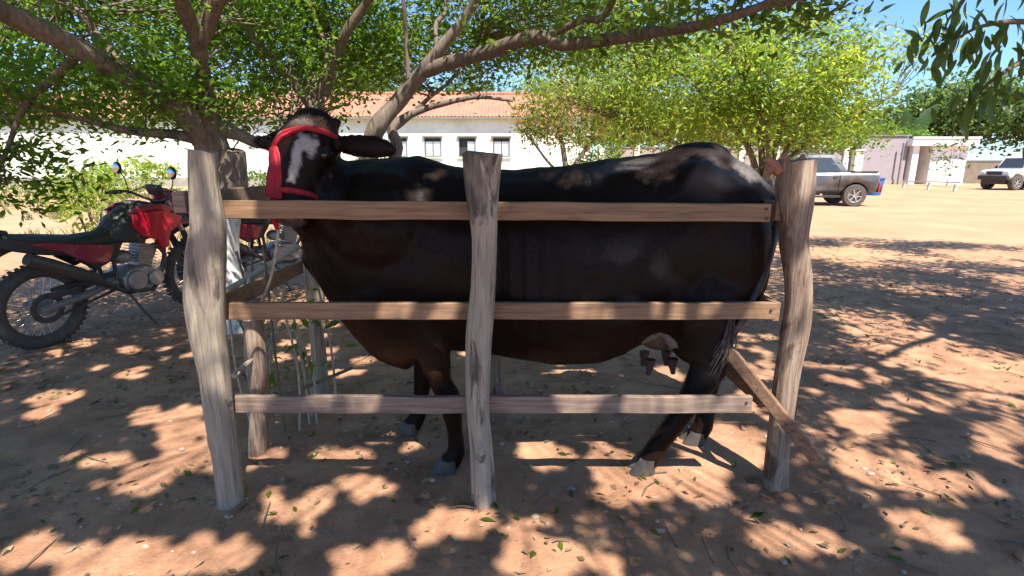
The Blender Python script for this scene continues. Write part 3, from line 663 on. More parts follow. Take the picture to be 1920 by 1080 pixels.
def bake(o, kill=()):
    bpy.context.view_layer.update()
    dg = bpy.context.evaluated_depsgraph_get(); me = bpy.data.meshes.new_from_object(o.evaluated_get(dg))
    o.modifiers.clear(); old = o.data; o.data = me
    for k in kill: bpy.data.objects.remove(k, do_unlink=True)
    return o
def vehicle(name, label, cat, loc, rotz, st, wheels, wr, wid, paint, cabin, hw, tray=None, low=.32):
    """st: stations (x, z_low, z_shoulder, half width); cabin: dict. Local +x is forward."""
    rt = thing(name, label, cat, loc, rotz)
    vs = []; fs = []; n = 10
    for (x, zl, zs_, h_) in st:
        zm = zl+(zs_-zl)*.45
        ring = [(-h_*.86, zl), (-h_*.97, zl+.12), (-h_, zm), (-h_*.985, zs_-.08), (-h_*.93, zs_), (h_*.93, zs_), (h_*.985, zs_-.08), (h_, zm), (h_*.97, zl+.12), (h_*.86, zl)]
        vs += [(x, y, z) for y, z in ring]
    for i in range(len(st)-1):
        for k in range(n): fs.append((i*n+k, i*n+(k+1) % n, (i+1)*n+(k+1) % n, (i+1)*n+k))
    fs.append(tuple(range(n))); fs.append(tuple(range((len(st)-1)*n, len(st)*n))[::-1])
    body = MB().add(vs, fs).build('body', paint, rt, sharp=28)
    kill = []
    for wx in wheels:
        c = MB().cyl((wx, -2, wr), (wx, 2, wr), wr*1.2, n=28).build('cut', None); c.parent = rt
        # only the outer parts
        m = body.modifiers.new('b', 'BOOLEAN'); m.operation = 'DIFFERENCE'; m.object = c; m.solver = 'EXACT'; kill.append(c)
    bake(body, kill)
    inner = MB()
    for wx in wheels: inner.box((wx, 0, wr+.16), (wr*2.5, hw*1.35, wr*1.2))
    inner.build('underbody', M_plastic, rt, smooth=False)
    for wx in wheels:
        for sy in (-1, 1):
            y = sy*(hw-wid/2-.01)
            tm = MB(); prof = [(.62, -.5), (.93, -.5), (1, -.3), (1, .3), (.93, .5), (.62, .5)]
            m_ = 32; V = []; F = []
            for i in range(m_):
                t = 2*math.pi*i/m_
                for (r_, q) in prof: V.append((wx+math.cos(t)*wr*r_, y+q*wid, wr+math.sin(t)*wr*r_))
            k_ = len(prof)
            for i in range(m_):
                for j in range(k_): F.append((i*k_+j, ((i+1) % m_)*k_+j, ((i+1) % m_)*k_+(j+1) % k_, i*k_+(j+1) % k_))
            ty = tm.add(V, F).build('wheel', M_dusty, rt)
            rm = MB(); rm.torus((wx, y+sy*wid*.36, wr), (0, 1, 0), wr*.62, .025, 30, 8); rm.cyl((wx, y-sy*.02, wr), (wx, y+sy*wid*.4, wr), wr*.16)
            rm.cyl((wx, y-.06, wr), (wx, y+sy*wid*.1, wr), wr*.6, n=28)
            for k in range(6):
                a_ = k*math.pi/3+.2; rm.bar((wx+math.cos(a_)*.05, y+sy*wid*.34, wr+math.sin(a_)*.05), (wx+math.cos(a_)*wr*.6, y+sy*wid*.38, wr+math.sin(a_)*wr*.6), .03, .06, (0, 1, 0))
            rm.build('rim', M_dustyalloy, ty)
    # cabin: frustum loft
    C = cabin; zb, zt = C['zb'], C['zt']; hb, ht = C['hb'], C['ht']; b0, b1 = C['base']; t0, t1 = C['top']
    V = []; F = []
    rows = [(zb-.05, b0, b1, hb), (zb, b0, b1, hb), ((zb+zt)/2, (b0+t0)/2-.02, (b1+t1)/2+.04, (hb+ht)/2+.02), (zt-.06, t0, t1, ht), (zt, t0+.12, t1-.15, ht-.1)]
    for (z, xa_, xb_, h_) in rows: V += [(xa_, -h_, z), (xb_, -h_*.94, z), (xb_, h_*.94, z), (xa_, h_, z)]
    for i in range(4):
        for k in range(4): F.append((i*4+k, i*4+(k+1) % 4, (i+1)*4+(k+1) % 4, (i+1)*4+k))
    F.append((3, 2, 1, 0)); F.append((16, 17, 18, 19))
    MB().add(V, F).build('cabin', paint, rt, bevel=.04)
    def quadp(name, pts, m, thick, nrm):
        nrm = Vector(nrm).normalized()*thick; pts = [Vector(q) for q in pts]; k = len(pts)
        MB().add([q+nrm for q in pts]+[q-nrm*2 for q in pts], [tuple(range(k)), tuple(range(k, 2*k))[::-1]]+[(i, (i+1) % k, (i+1) % k+k, i+k) for i in range(k)]).build(name, m, rt, smooth=False)
    def side(x, z, sy):
        t = (z-zb)/(zt-.06-zb); return sy*(hb+(ht-hb)*t+.035*math.sin(math.pi*min(1, max(0, t)))*.6+.006)
    for sy in (-1, 1):
        for win in C['wins']:
            quadp('side_window', [(x, side(x, z, sy), z) for x, z in win], M_glass, .006, (0, sy, .2))
    xm = lambda z: b1+(t1-b1)*(z-zb)/(zt-.06-zb)
    quadp('windscreen', [(xm(zb+.08)+.05, -hb*.8, zb+.08), (xm(zb+.08)+.05, hb*.8, zb+.08), (xm(zt-.14)+.05, ht*.8, zt-.14), (xm(zt-.14)+.05, -ht*.8, zt-.14)], M_glass, .012, (1, 0, .6))
    xr = lambda z: b0+(t0-b0)*(z-zb)/(zt-.06-zb)
    quadp('rear_window', [(xr(zb+.12)-.03, -hb*.75, zb+.12), (xr(zb+.12)-.03, hb*.75, zb+.12), (xr(zt-.14)-.03, ht*.75, zt-.14), (xr(zt-.14)-.03, -ht*.75, zt-.14)], M_glass, .012, (-1, 0, .2))
    xf = st[-1][0]; xb = st[0][0]; zl = st[-1][1]; zs_ = st[-1][2]
    MB().box((xf+.03, 0, zl+.1), (.2, hw*1.86, .26)).build('bumper', M_plastic if cat == 'off roader' else paint, rt, bevel=.05)
    MB().box((xb-.03, 0, zl+.12), (.18, hw*1.8, .22)).build('bumper', M_plastic, rt, bevel=.04)
    g = MB().box((xf+.01, 0, (zl+zs_)/2+.12), (.05, hw*.95, .2)).build('grille', M_plastic, rt, bevel=.02)
    for sy in (-1, 1):
        MB().box((xf-.03, sy*hw*.74, (zl+zs_)/2+.14), (.14, hw*.34, .18)).build('headlight', M_lamp, rt, bevel=.03)
        MB().box((xb+.0, sy*hw*.88, zs_-.3), (.06, .14, .34)).build('tail_light', M_redlamp, rt, bevel=.01)
        MB().ell((C['mirror'], sy*(hb+.13), zb+.1), (.07, .11, .09)).build('mirror', M_plastic, rt)
        for hx in C['handles']: MB().box((hx, sy*(hw+.005), zb-.12), (.16, .03, .03)).build('door_handle', M_plastic, rt)
        for lx in C['lines']: MB().box((lx, sy*(hw-.004), zb-.32), (.012, .02, .55)).build('door_seam', M_plastic, rt)
        MB().box(((wheels[0]+wheels[1])/2, sy*(hw-.05), low+.02), (wheels[1]-wheels[0]-wr*2.5, .12, .07)).build('side_step', M_plastic, rt, bevel=.01)
    return rt
# pickup: local +x forward, heading left, its cargo bed to the right of the picture
wf = G(1597, 387); ang = R(171)
hx = Vector((math.cos(ang), math.sin(ang), 0)); side_off = Vector((-math.sin(ang), math.cos(ang), 0))*.78
org = wf - side_off + hx*1.55; org.z = 0
truck = vehicle('pickup_truck', 'dusty blue grey double cab pickup parked in the sunny yard behind the right post', 'pickup', org, ang,
        [(-2.3, .55, 1.13, .84), (-2.24, .5, 1.16, .9), (-1.5, .45, 1.16, .92), (0, .42, 1.14, .93), (.9, .42, 1.13, .93), (1.4, .44, 1.12, .92), (2.1, .46, 1.06, .89), (2.45, .48, .96, .8)],
        (-1.55, 1.6), .38, .25, M_truck,
        dict(zb=1.12, zt=1.8, hb=.84, ht=.66, base=(-1.3, 1.2), top=(-.85, .45), mirror=1.0, handles=(-.85, .15), lines=(.05, 1.05, -1.0),
             wins=[[(.1, 1.18), (1.0, 1.18), (.5, 1.66), (.1, 1.67)], [(-1.05, 1.18), (.02, 1.18), (.02, 1.67), (-.72, 1.65)]]), .93)
MB().box((-2.305, 0, .88), (.035, 1.5, .42)).build('tailgate', simple('blue_tailgate', (.035, .10, .24), (.03, .08, .2), 6, .4), truck, bevel=.01)
q = MB()
for sy in (-1, 1): q.bar((-2.2, sy*.86, 1.185), (-1.35, sy*.86, 1.185), .05, .04)
q.build('bed_rail', M_plastic, truck, smooth=False)
for sy in (-1, 1): MB().bar((-.85, sy*.5, 1.86), (.3, sy*.5, 1.86), .03, .03).build('roof_rail', M_plastic, truck, smooth=False)
M_blue = simple('blue_plastic', (.03, .12, .36), (.025, .09, .28), 6, .5)
bb = W(1640, 345, 26.0)
rt = thing('blue_tub', 'blue plastic tub with a rim standing beyond the tailgate of the blue grey pickup', 'tub', (bb.x, 26.0, 0))
MB().tube([(bb.x, 26, .02), (bb.x, 26, .8)], [.3, .39], 24).build('bucket', M_blue, rt, True)
MB().torus((bb.x, 26, .8), (0, 0, 1), .395, .03, 28, 8).build('rim', M_blue, rt, True)
# off-roader at the right edge, facing left
wl = G(1898, 357); ang = R(192)
hx = Vector((math.cos(ang), math.sin(ang), 0)); org = wl - hx*1.3 + Vector((0, .8, 0)); org.z = 0
vehicle('off_roader', 'silver white off roader with black front bumper, cut by the right edge', 'off roader', org, ang,
        [(-2.0, .6, 1.2, .8), (-1.9, .55, 1.25, .86), (0, .5, 1.25, .88), (.9, .5, 1.22, .88), (1.7, .55, 1.15, .84), (1.95, .6, 1.08, .78)],
        (-1.25, 1.3), .42, .27, M_suv,
        dict(zb=1.2, zt=1.95, hb=.8, ht=.68, base=(-1.95, .85), top=(-1.85, .45), mirror=.6, handles=(-.2, -1.0), lines=(0, .75),
             wins=[[(-.02, 1.27), (.68, 1.27), (.42, 1.78), (.0, 1.8)], [(-.9, 1.27), (-.1, 1.27), (-.1, 1.8), (-.9, 1.8)], [(-1.75, 1.27), (-1.0, 1.27), (-1.0, 1.8), (-1.7, 1.8)]]), .88, low=.4)

# ------------------------------------------------------------------ motorcycle
M_red = simple('dark_red_paint', (.27, .012, .045), (.2, .008, .03), 5, .28, 0, 0, coat=.6)
M_brightred = simple('bright_red_paint', (.55, .006, .03), (.48, .005, .025), 5, .25, 0, 0, coat=.6)
M_engine = simple('engine_alloy', (.42, .40, .38), (.28, .26, .25), 30, .5, .6)
M_seat = simple('seat_vinyl', (.022, .022, .02), (.035, .035, .028), 40, .55)
M_steel = simple('dark_steel', (.06, .055, .055), (.1, .09, .08), 25, .5, .5)
M_swing = simple('dusty_swingarm', (.26, .23, .21), (.17, .15, .14), 25, .6, .3)
M_mirror = simple('mirror_glass', (.5, .55, .6), None, 4, .08, 1, 0)
def motorcycle():
    rt = thing('motorcycle', 'dark red and black trail motorcycle parked at the left edge, its rear wheel nearest', 'motorcycle', (0, 0, 0))
    RA = (0, 0, .32); FA = (1.36, 0, .345)
    for (ax, rr, tr, sp_) in ((RA, .262, .05, 0), (FA, .29, .044, 1)):
        c = Vector(ax)
        wv = MB().torus(c, (0, 1, 0), rr+.012, tr, 48, 12, .85)
        for k in range(46):
            a_ = 2*math.pi*k/46; d = Vector((math.cos(a_), 0, math.sin(a_)))
            for sy in (-1, 1): wv.box(c+d*(rr+.012+tr*.97)+Vector((0, sy*.018+(.01 if k % 2 else 0), 0)), (.016, .024, .02), Matrix.Rotation(-a_, 3, 'Y'))
        w_ = wv.build('wheel', M_dusty, rt)
        MB().torus(c, (0, 1, 0), rr-.022, .014, 48, 8, 1.5).build('rim', M_dustyalloy, w_)
        h = MB().cyl(c+Vector((0, -.06, 0)), c+Vector((0, .06, 0)), .045 if sp_ else .06)
        h.build('hub', M_swing, w_)
        s_ = MB()
        for k in range(32):
            a_ = 2*math.pi*k/32; a2 = a_+(.5 if k % 2 else -.5); sy = -1 if (k//2) % 2 else 1
            s_.tube([c+Vector((math.cos(a2)*.045, sy*.045, math.sin(a2)*.045)), c+Vector((math.cos(a_)*(rr-.022), 0, math.sin(a_)*(rr-.022)))], .0022, 4, cap=False)
        s_.build('spokes', M_alloy, w_, kind='stuff')
        d_ = MB().torus(c+Vector((0, -.075 if not sp_ else .075, 0)), (0, 1, 0), .095, .022, 30, 6, .12)
        d_.build('sprocket' if not sp_ else 'brake_disc', M_steel, w_)
    # swingarm and shock
    sw = MB()
    for sy in (-1, 1): sw.tube([(-.05, sy*.105, .32), (.25, sy*.1, .365), (.52, sy*.08, .42)], [.026, .028, .03], 10)
    sw.tube([(.5, -.09, .42), (.5, .09, .42)], .03)
    sw.build('swingarm', M_swing, rt)
    ch = MB(); ch.torus((.26, -.075, .37), (0, 1, 0), .001, .001, 4, 4)
    ch = MB(); ch.bar((0, -.075, .415), (.54, -.075, .475), .014, .016); ch.bar((0, -.075, .225), (.54, -.075, .36), .014, .016)
    ch.build('chain', M_steel, rt, smooth=False)
    MB().bar((.02, -.1, .455), (.5, -.1, .505), .03, .03).build('chain_guard', M_plastic, rt, bevel=.006)
    s_ = MB(); s_.tube([(.4, 0, .45), (.43, 0, .74)], .018)
    pts = [(.4+.03*t/40+.0, .035*math.cos(t*.9), .48+.0062*t) for t in range(0, 41)]
    pts = [Vector((p_[0]+.035*math.sin(i*.9), p_[1], p_[2])) for i, p_ in enumerate(pts)]
    s_.tube(pts, .006, 6); s_.build('shock_absorber', M_steel, rt)
    # frame
    f = MB()
    for sy in (-1, 1):
        f.tube([(.52, sy*.09, .42), (.5, sy*.1, .62), (.55, sy*.09, .78), (.85, sy*.05, .9), (1.06, 0, .93)], .017, 8)
        f.tube([(.54, sy*.09, .76), (.1, sy*.11, .8), (-.22, sy*.08, .86)], .013, 8)
        f.tube([(.5, sy*.1, .6), (.2, sy*.11, .74), (-.05, sy*.1, .83)], .012, 8)
        f.tube([(1.06, sy*.01, .86), (.97, sy*.07, .55), (.86, sy*.1, .33), (.6, sy*.1, .3), (.52, sy*.09, .42)], .016, 8)
    f.tube([(1.045, 0, .98), (1.085, 0, .82)], .03, 12)
    f.build('frame', M_steel, rt)
    # engine
    e = MB(); e.prism([(.55, .33), (.66, .28), (.84, .29), (.92, .36), (.9, .46), (.8, .52), (.62, .52), (.54, .45)], -.12, .12, .12)
    en = e.build('engine', M_engine, rt, bevel=.01)
    MB().cyl((.66, -.155, .41), (.66, -.11, .41), .085, n=28).build('clutch_cover', M_engine, en, bevel=.01)
    MB().cyl((.83, -.15, .4), (.83, -.11, .4), .07, n=28).build('crankcase_cover', M_engine, en, bevel=.01)
    cy = MB(); dr = Vector((.22, 0, .97)).normalized()
    cy.bar(Vector((.79, 0, .5)), Vector((.79, 0, .5))+dr*.2, .13, .13, (1, 0, 0))
    for k in range(7): c = Vector((.79, 0, .53))+dr*.026*k; cy.bar(c, c+dr*.008, .18, .18, (1, 0, 0))
    cy.build('cylinder', M_engine, en, smooth=False)
    MB().tube([(.84, -.02, .66), (.93, -.04, .68), (.99, -.06, .58), (.95, -.08, .42), (.8, -.13, .3), (.55, -.15, .33), (.36, -.16, .45)], .018, 10).build('exhaust_pipe', M_steel, rt)
    MB().tube([(.4, -.165, .42), (.3, -.17, .5), (0.0, -.17, .66), (-.14, -.17, .73)], [.02, .045, .052, .045], 14).build('muffler', M_steel, rt)
    MB().ell((.64, .0, .6), (.08, .06, .06)).build('carburettor', M_engine, rt)
    # bodywork
    def tank(x, hw_, zt_, zb_): return [(x, -hw_, zb_), (x, -hw_*1.05, (zt_+zb_)/2), (x, -hw_*.7, zt_-.02), (x, 0, zt_), (x, hw_*.7, zt_-.02), (x, hw_*1.05, (zt_+zb_)/2), (x, hw_, zb_)]
    def loft(sec):
        n = len(sec[0]); V = [q for s2 in sec for q in s2]; F = []
        for i in range(len(sec)-1):
            for k in range(n): F.append((i*n+k, i*n+(k+1) % n, (i+1)*n+(k+1) % n, (i+1)*n+k))
        F.append(tuple(range(n))); F.append(tuple(range((len(sec)-1)*n, len(sec)*n))[::-1]); return MB().add(V, F)
    loft([tank(.48, .07, .86, .76), tank(.58, .11, .96, .74), tank(.72, .14, 1.045, .73), tank(.88, .13, 1.06, .78), tank(1.0, .09, 1.03, .84)]).build('fuel_tank', M_seat, rt, sharp=60)
    MB().cyl((.76, 0, 1.05), (.76, 0, 1.072), .04).build('fuel_cap', M_engine, rt)
    loft([tank(-.22, .08, .9, .84), tank(0, .12, .875, .8), tank(.25, .13, .84, .76), tank(.45, .1, .85, .76), tank(.56, .07, .91, .78)]).build('seat', M_seat, rt, sharp=60)
    for sy in (-1, 1):
        MB().prism([(.66, .98), (.95, 1.0), (1.12, .92), (1.1, .84), (1.0, .8), (.96, .66), (.9, .64), (.86, .74), (.72, .78), (.66, .88)], sy*.115, sy*.165, .08).build('shroud', M_brightred, rt, bevel=.008)
        MB().prism([(.62, .98), (.74, 1.04), (.95, 1.05), (1.12, .97), (1.1, .95), (.9, 1.0), (.72, .985)], sy*.12, sy*.15, .05).build('tank_stripe', M_red, rt, bevel=.006)
        MB().prism([(.58, .76), (.5, .62), (.34, .56), (.2, .66), (.3, .76)], sy*.1, sy*.14, .06).build('side_cover', M_plastic, rt, bevel=.008)
        MB().prism([(.5, .735), (.44, .6), (.28, .62), (.1, .74), (-.1, .82), (.0, .825), (.2, .79)], sy*.125, sy*.15, .05).build('side_stripe', M_red, rt, bevel=.006)
        MB().prism([(.2, .8), (-.1, .86), (-.42, .93), (-.45, .88), (-.3, .82), (-.05, .74), (.15, .7)], sy*.09, sy*.135, .08).build('tail_fairing', M_plastic, rt, bevel=.008)
    MB().box((-.3, 0, .93), (.26, .16, .03), Matrix.Rotation(R(10), 3, 'Y')).build('rack', M_plastic, rt, bevel=.01)
    rf = MB(); V = []; F = []
    for i in range(10):
        t = i/9; a_ = R(60+95*t); r_ = .45+.05*t; c = Vector((.0+math.cos(a_)*r_, 0, .36+math.sin(a_)*r_)); hw_ = .075-.015*t
        V += [c+Vector((0, -hw_, -.03)), c+Vector((0, -hw_*.6, .008)), c+Vector((0, hw_*.6, .008)), c+Vector((0, hw_, -.03))]
    for i in range(9):
        for k in range(3): F.append((i*4+k, i*4+k+1, (i+1)*4+k+1, (i+1)*4+k))
    o = rf.add(V, F).build('rear_fender', M_plastic, rt); so = o.modifiers.new('s', 'SOLIDIFY'); so.thickness = .006
    MB().box((-.46, 0, .86), (.05, .11, .06)).build('tail_light', M_redlamp, rt, bevel=.01)
    MB().box((-.5, 0, .7), (.008, .17, .13), Matrix.Rotation(R(-15), 3, 'Y')).build('licence_plate', M_alloy, rt, bevel=.002)
    for sy in (-1, 1):
        MB().ell((-.38, sy*.15, .85), (.04, .025, .025)).build('indicator', simple('amber', (.6, .2, .02), None, 4, .3) if sy < 0 and 'amber' not in bpy.data.materials else bpy.data.materials['amber'], rt)
    # fork
    dr = Vector((-.46, 0, 1)).normalized(); fa = Vector(FA)
    for sy in (-1, 1):
        b0 = fa+Vector((0, sy*.095, 0)); fk = MB().cyl(b0, b0+dr*.36, .03).build('fork_leg', M_steel, rt)
        MB().cyl(b0+dr*.36, b0+dr*.78, .019).build('fork_tube', M_alloy, fk)
        MB().cyl(b0+dr*.34, b0+dr*.48, .03, .024).build('fork_boot', M_rubber, fk)
    MB().box(fa+dr*.72, (.09, .23, .035), Matrix.Rotation(R(25), 3, 'Y')).build('triple_clamp', M_steel, rt, bevel=.008)
    for sy in (-1, 1):
        MB().tube(smooth_path([(.9, sy*.22, 1.1), (1.08, sy*.16, 1.16), (1.14, sy*.08, 1.0), (1.0, sy*.03, .86)], [.004]*4, 6)[0], .005, 6).build('cable', M_rubber, rt)
    MB().tube(smooth_path([(1.06, .1, 1.0), (1.2, .12, .8), (1.3, .11, .55), (1.36, .09, .42)], [.004]*4, 6)[0], .005, 6).build('cable', M_rubber, rt)
    # high beak fender
    V = []; F = []
    for i in range(9):
        t = i/8; c = Vector((1.0+.62*t, 0, .86+.01*math.sin(t*3.1)-.07*t*t)); hw_ = .075*(1-.55*t*t)
        V += [c+Vector((0, -hw_, -.035*(1-t))), c+Vector((0, -hw_*.5, .012)), c+Vector((0, hw_*.5, .012)), c+Vector((0, hw_, -.035*(1-t)))]
    for i in range(8):
        for k in range(3): F.append((i*4+k, i*4+k+1, (i+1)*4+k+1, (i+1)*4+k))
    o = MB().add(V, F).build('front_fender', M_red, rt); so = o.modifiers.new('s', 'SOLIDIFY'); so.thickness = .008
    # headlight cowl and dash
    MB().prism([(1.0, 1.16), (1.08, 1.17), (1.22, 1.02), (1.27, .92), (1.14, .9), (1.04, 1.02)], -.1, .1, .18).build('headlight_cowl', M_red, rt, bevel=.015)
    MB().ell((1.235, 0, .98), (.045, .075, .06), rot=Matrix.Rotation(R(-25), 3, 'Y')).build('headlight', M_lamp, rt)
    MB().box((1.0, 0, 1.15), (.05, .16, .09), Matrix.Rotation(R(-30), 3, 'Y')).build('instrument_panel', M_plastic, rt, bevel=.01)
    hb = MB().tube(smooth_path([(.86, -.38, 1.1), (.93, -.26, 1.12), (.99, -.12, 1.07), (1.0, 0, 1.05), (.99, .12, 1.07), (.93, .26, 1.12), (.86, .38, 1.1)], [.011]*7, 4)[0], .012, 8).build('handlebar', M_steel, rt)
    for sy in (-1, 1):
        MB().tube([(.85, sy*.4, 1.098), (.905, sy*.29, 1.112)], .018, 12).build('grip', M_rubber, hb)
        MB().tube([(.93, sy*.27, 1.12), (.97, sy*.33, 1.1), (.93, sy*.42, 1.08)], .005, 6).build('lever', M_alloy, hb)
        mr = MB().tube([(.94, sy*.24, 1.12), (.95, sy*.28, 1.22), (.93, sy*.31, 1.29)], .005, 6).build('mirror', M_plastic, rt)
        MB().ell((.92, sy*.32, 1.32), (.018, .05, .055)).build('mirror_housing', M_plastic, mr)
        MB().ell((.905, sy*.32, 1.32), (.008, .042, .047)).build('mirror_glass', M_mirror, mr)
        MB().tube([(.57, sy*.12, .33), (.56, sy*.22, .335)], .014, 8).build('footpeg', M_rubber, rt)
        MB().ell((1.1, sy*.15, .97), (.04, .025, .025)).build('indicator', bpy.data.materials['amber'], rt)
    MB().tube([(.6, -.1, .3), (.66, -.2, .12), (.7, -.26, .02)], .011, 8).build('kickstand', M_steel, rt)
    MB().box((.705, -.265, .012), (.06, .04, .012)).build('stand_foot', M_steel, rt)
    return rt
bike = motorcycle()
ra = W(75, 580, 4.02); head = math.atan2(5.25-4.0, -3.2+3.62)
bike.location = (ra.x, 4.02, 0); bike.rotation_euler = (R(4), 0, head)
bike.scale = (1.03, 1.03, 1.03)
def copy_tree(o, parent=None):
    c = o.copy(); col.objects.link(c)
    if parent: c.parent = parent
    for ch in list(o.children): copy_tree(ch, c)
    return c
b2 = copy_tree(bike); b2['label'] = 'second red motorcycle half hidden behind the left end of the pen and the cow head'
bike['group'] = b2['group'] = 'motorcycles parked under the shade tree'
b2.location = (W(412, 500, 5.9).x, 5.75, 0); b2.rotation_euler = (R(4), 0, R(40))

# ------------------------------------------------------------------ the pen
PY = 2.0; RY = 3.12
pen = thing('cattle_pen', 'rough wooden cattle pen of crooked posts and sawn planks around the cow', 'pen', (0, 2.5, 0))
def post(pix, Y, m, label=None, seed=0, n=28, knots=(), flat=1.0, lean=0):
    pts = []; rad = []
    for (u, v, r_) in pix: q = W(u, v, Y); pts.append(q); rad.append(r_*.86)
    pts[-1].z = -.08
    P, Q = smooth_path(pts, rad, 10)
    mb = MB().tube(P, Q, n, cap=False)
    N = len(P); vs = mb.v
    for i in range(N):
        for k in range(n):
            p_ = vs[i*n+k]; c = P[i]; d = p_-c; a_ = 2*math.pi*k/n
            nz = noise.noise(Vector((math.cos(a_)*1.3+seed, math.sin(a_)*1.3, p_.z*2.2)))*.14 + noise.noise(Vector((math.cos(a_)*4+seed, math.sin(a_)*4, p_.z*1.3)))*.09
            for (kz, ka, ks, kr) in knots:
                da = (a_-ka+math.pi) % (2*math.pi)-math.pi
                nz += ks*math.exp(-((p_.z-kz)/kr)**2-(da/.5)**2)
            vs[i*n+k] = c+d*(1+nz)
    # rough sawn top
    topi = 0 if P[0].z > P[-1].z else N-1
    tp = P[topi]
    for k in range(n):
        q = vs[topi*n+k]; q.z += noise.noise(Vector((q.x*25+seed, q.y*25, 0)))*.012
    cidx = len(vs); cc = tp+Vector((0, 0, .006)); vs.append(cc)
    inner = []
    for k in range(n): vs.append(tp+(vs[topi*n+k]-tp)*.55+Vector((0, 0, .008*noise.noise(Vector((k, seed, 1)))))); inner.append(len(vs)-1)
    for k in range(n):
        k2 = (k+1) % n
        mb.f.append((topi*n+k, topi*n+k2, inner[k2], inner[k])); mb.f.append((inner[k], inner[k2], cidx))
    return mb.build('post', m, pen, True, label=label, sharp=60)
post([(381, 283, .055), (383, 340, .057), (392, 420, .066), (388, 490, .078), (385, 560, .083), (390, 630, .078), (402, 700, .068), (412, 780, .062), (426, 860, .058), (433, 945, .062)], PY, M_post_l, 'smooth grey front left post with a bulge at mid height', 3.1, knots=[(.62, 4.4, .12, .05), (.3, 3.0, .15, .03), (1.05, 4.9, .1, .05)])
post([(906, 288, .083), (905, 330, .075), (906, 390, .063), (908, 450, .056), (906, 540, .056), (900, 620, .06), (897, 700, .057), (896, 770, .054), (902, 850, .056), (908, 945, .06)], PY, M_post_m, 'pale front middle post with dark blotches, widest at the top', 8.4, knots=[(1.2, 4.6, .14, .05), (.8, 5.2, .15, .03), (1.3, 3.6, .2, .05)])
post([(1492, 302, .078), (1491, 340, .077), (1490, 390, .073), (1488, 450, .062), (1496, 520, .06), (1494, 600, .062), (1478, 690, .058), (1466, 780, .056), (1456, 860, .058), (1448, 945, .064)], 2.14, M_post_r, 'brown barked front right post with grey streaks', 5.7, knots=[(1.0, 5.0, .2, .05), (.72, 4.0, .18, .05), (1.3, 3.3, .2, .06), (.5, 5.5, .15, .04)])
# ragged splintered top of the right post
mb = MB()
for (u, v, du, dv, r_) in [(1465, 312, -28, -14, .02), (1475, 305, -5, -16, .016), (1500, 303, 6, -12, .018), (1450, 312, -14, 2, .016)]:
    a = W(u, v+10, 2.14); b = W(u+du, v+dv, 2.16); mb.tube([a, (a+b)/2+Vector((0, 0, .004)), b], [r_*1.3, r_, r_*.4], 8)
mb.build('splintered_bark', simple('orange_bark', (.42, .17, .09), (.28, .12, .07), 40, .9), pen, True)
post([(592, 452, .055), (597, 520, .058), (592, 600, .05), (600, 680, .055), (598, 745, .07)], RY, M_post_l, 'short rear left post', 12.2, 18)
post([(940, 500, .05), (936, 600, .05), (933, 680, .05), (935, 742, .055)], RY, M_post_r, None, 22.2, 16)
post([(1318, 330, .055), (1316, 450, .055), (1312, 600, .05), (1310, 742, .055)], RY, M_post_m, None, 31.2, 16)
post([(470, 560, .045), (478, 640, .05), (487, 720, .052), (484, 800, .05), (480, 862, .055)], 2.42, M_post_r, 'dark short post at the left end', 41.2, 16)
def plank(u0, v0, u1, v1, hpx, Y, m=M_plank, thick=.025, name='plank', sag=0):
    a = W(u0, v0+hpx/2, Y); b = W(u1, v1+hpx/2, Y)
    h = (W(u0, v0, Y)-W(u0, v0+hpx, Y)).length
    n = 24; V = []; F = []
    for i in range(n+1):
        t = i/n; c = a.lerp(b, t); wz = .003*noise.noise(Vector((t*9, v0, 0)))
        hh = h*(1+.05*noise.noise(Vector((t*6, v0, 3))))/2
        for (y, z) in ((-thick/2, -hh), (thick/2, -hh), (thick/2, hh), (-thick/2, hh)): V.append(c+Vector((0, y+wz*1.5, z+wz)))
    for i in range(n):
        for k in range(4): F.append((i*4+k, i*4+(k+1) % 4, (i+1)*4+(k+1) % 4, (i+1)*4+k))
    F.append((0, 1, 2, 3)); F.append((n*4+3, n*4+2, n*4+1, n*4))
    return MB().add(V, F).build(name, m, pen, True, bevel=.003)
FY = 2.082
plank(402, 375, 1443, 382, 34, FY, label if False else M_plank)
plank(404, 567, 1453, 567, 31, FY)
plank(420, 742, 1408, 742, 31, FY, M_plank_b)
# rear planks
plank(585, 470, 1330, 470, 22, RY-.065, M_plank_b)
# side rails running back
def rail(a, b, w_, h_, m=M_plank, name='side_rail'): return MB().bar(a, b, w_, h_).build(name, m, pen, True, bevel=.003)
a = W(395, 378, 2.1); b = W(578, 357, 3.1); rail(a, b, .025, .09, M_plank_b)
a = W(395, 582, 2.12); rail(a, Vector((a.x, 3.1, a.z)), .025, .075)
for (u, v) in ((1456, 585), (1432, 748)):
    a = W(u, v, 2.12); rail(a+Vector((0, -.0, 0)), Vector((a.x-.02, 3.05, a.z)), .03, .08)
rail(W(1462, 396, 2.14), Vector((1.12, 3.05, 1.22)), .03, .075)
a = W(350, 378, 2.12); MB().box(a, (.05, .1, .08)).build('rail_end', M_plank_b, pen, True, bevel=.003)
MB().bar(W(1352, 640, 2.2), W(1538, 870, 1.98), .03, .052).build('brace', plankmat('brace_board', (.30, .17, .09), (.2, .11, .06), (.08, .045, .028)), pen, True, bevel=.004)
M_nail = simple('rusty_nail', (.12, .06, .04), None, 40, .7, .4)
for (u, v) in ((412, 384), (414, 400), (905, 386), (908, 404), (1437, 392), (1438, 410), (420, 577), (903, 578), (1446, 582), (432, 752), (898, 753), (1400, 755)):
    c = W(u, v, FY-.0135); MB().cyl(c+Vector((0, .004, 0)), c-Vector((0, .004, 0)), .0055, n=10).build('nail', M_nail, pen, True)
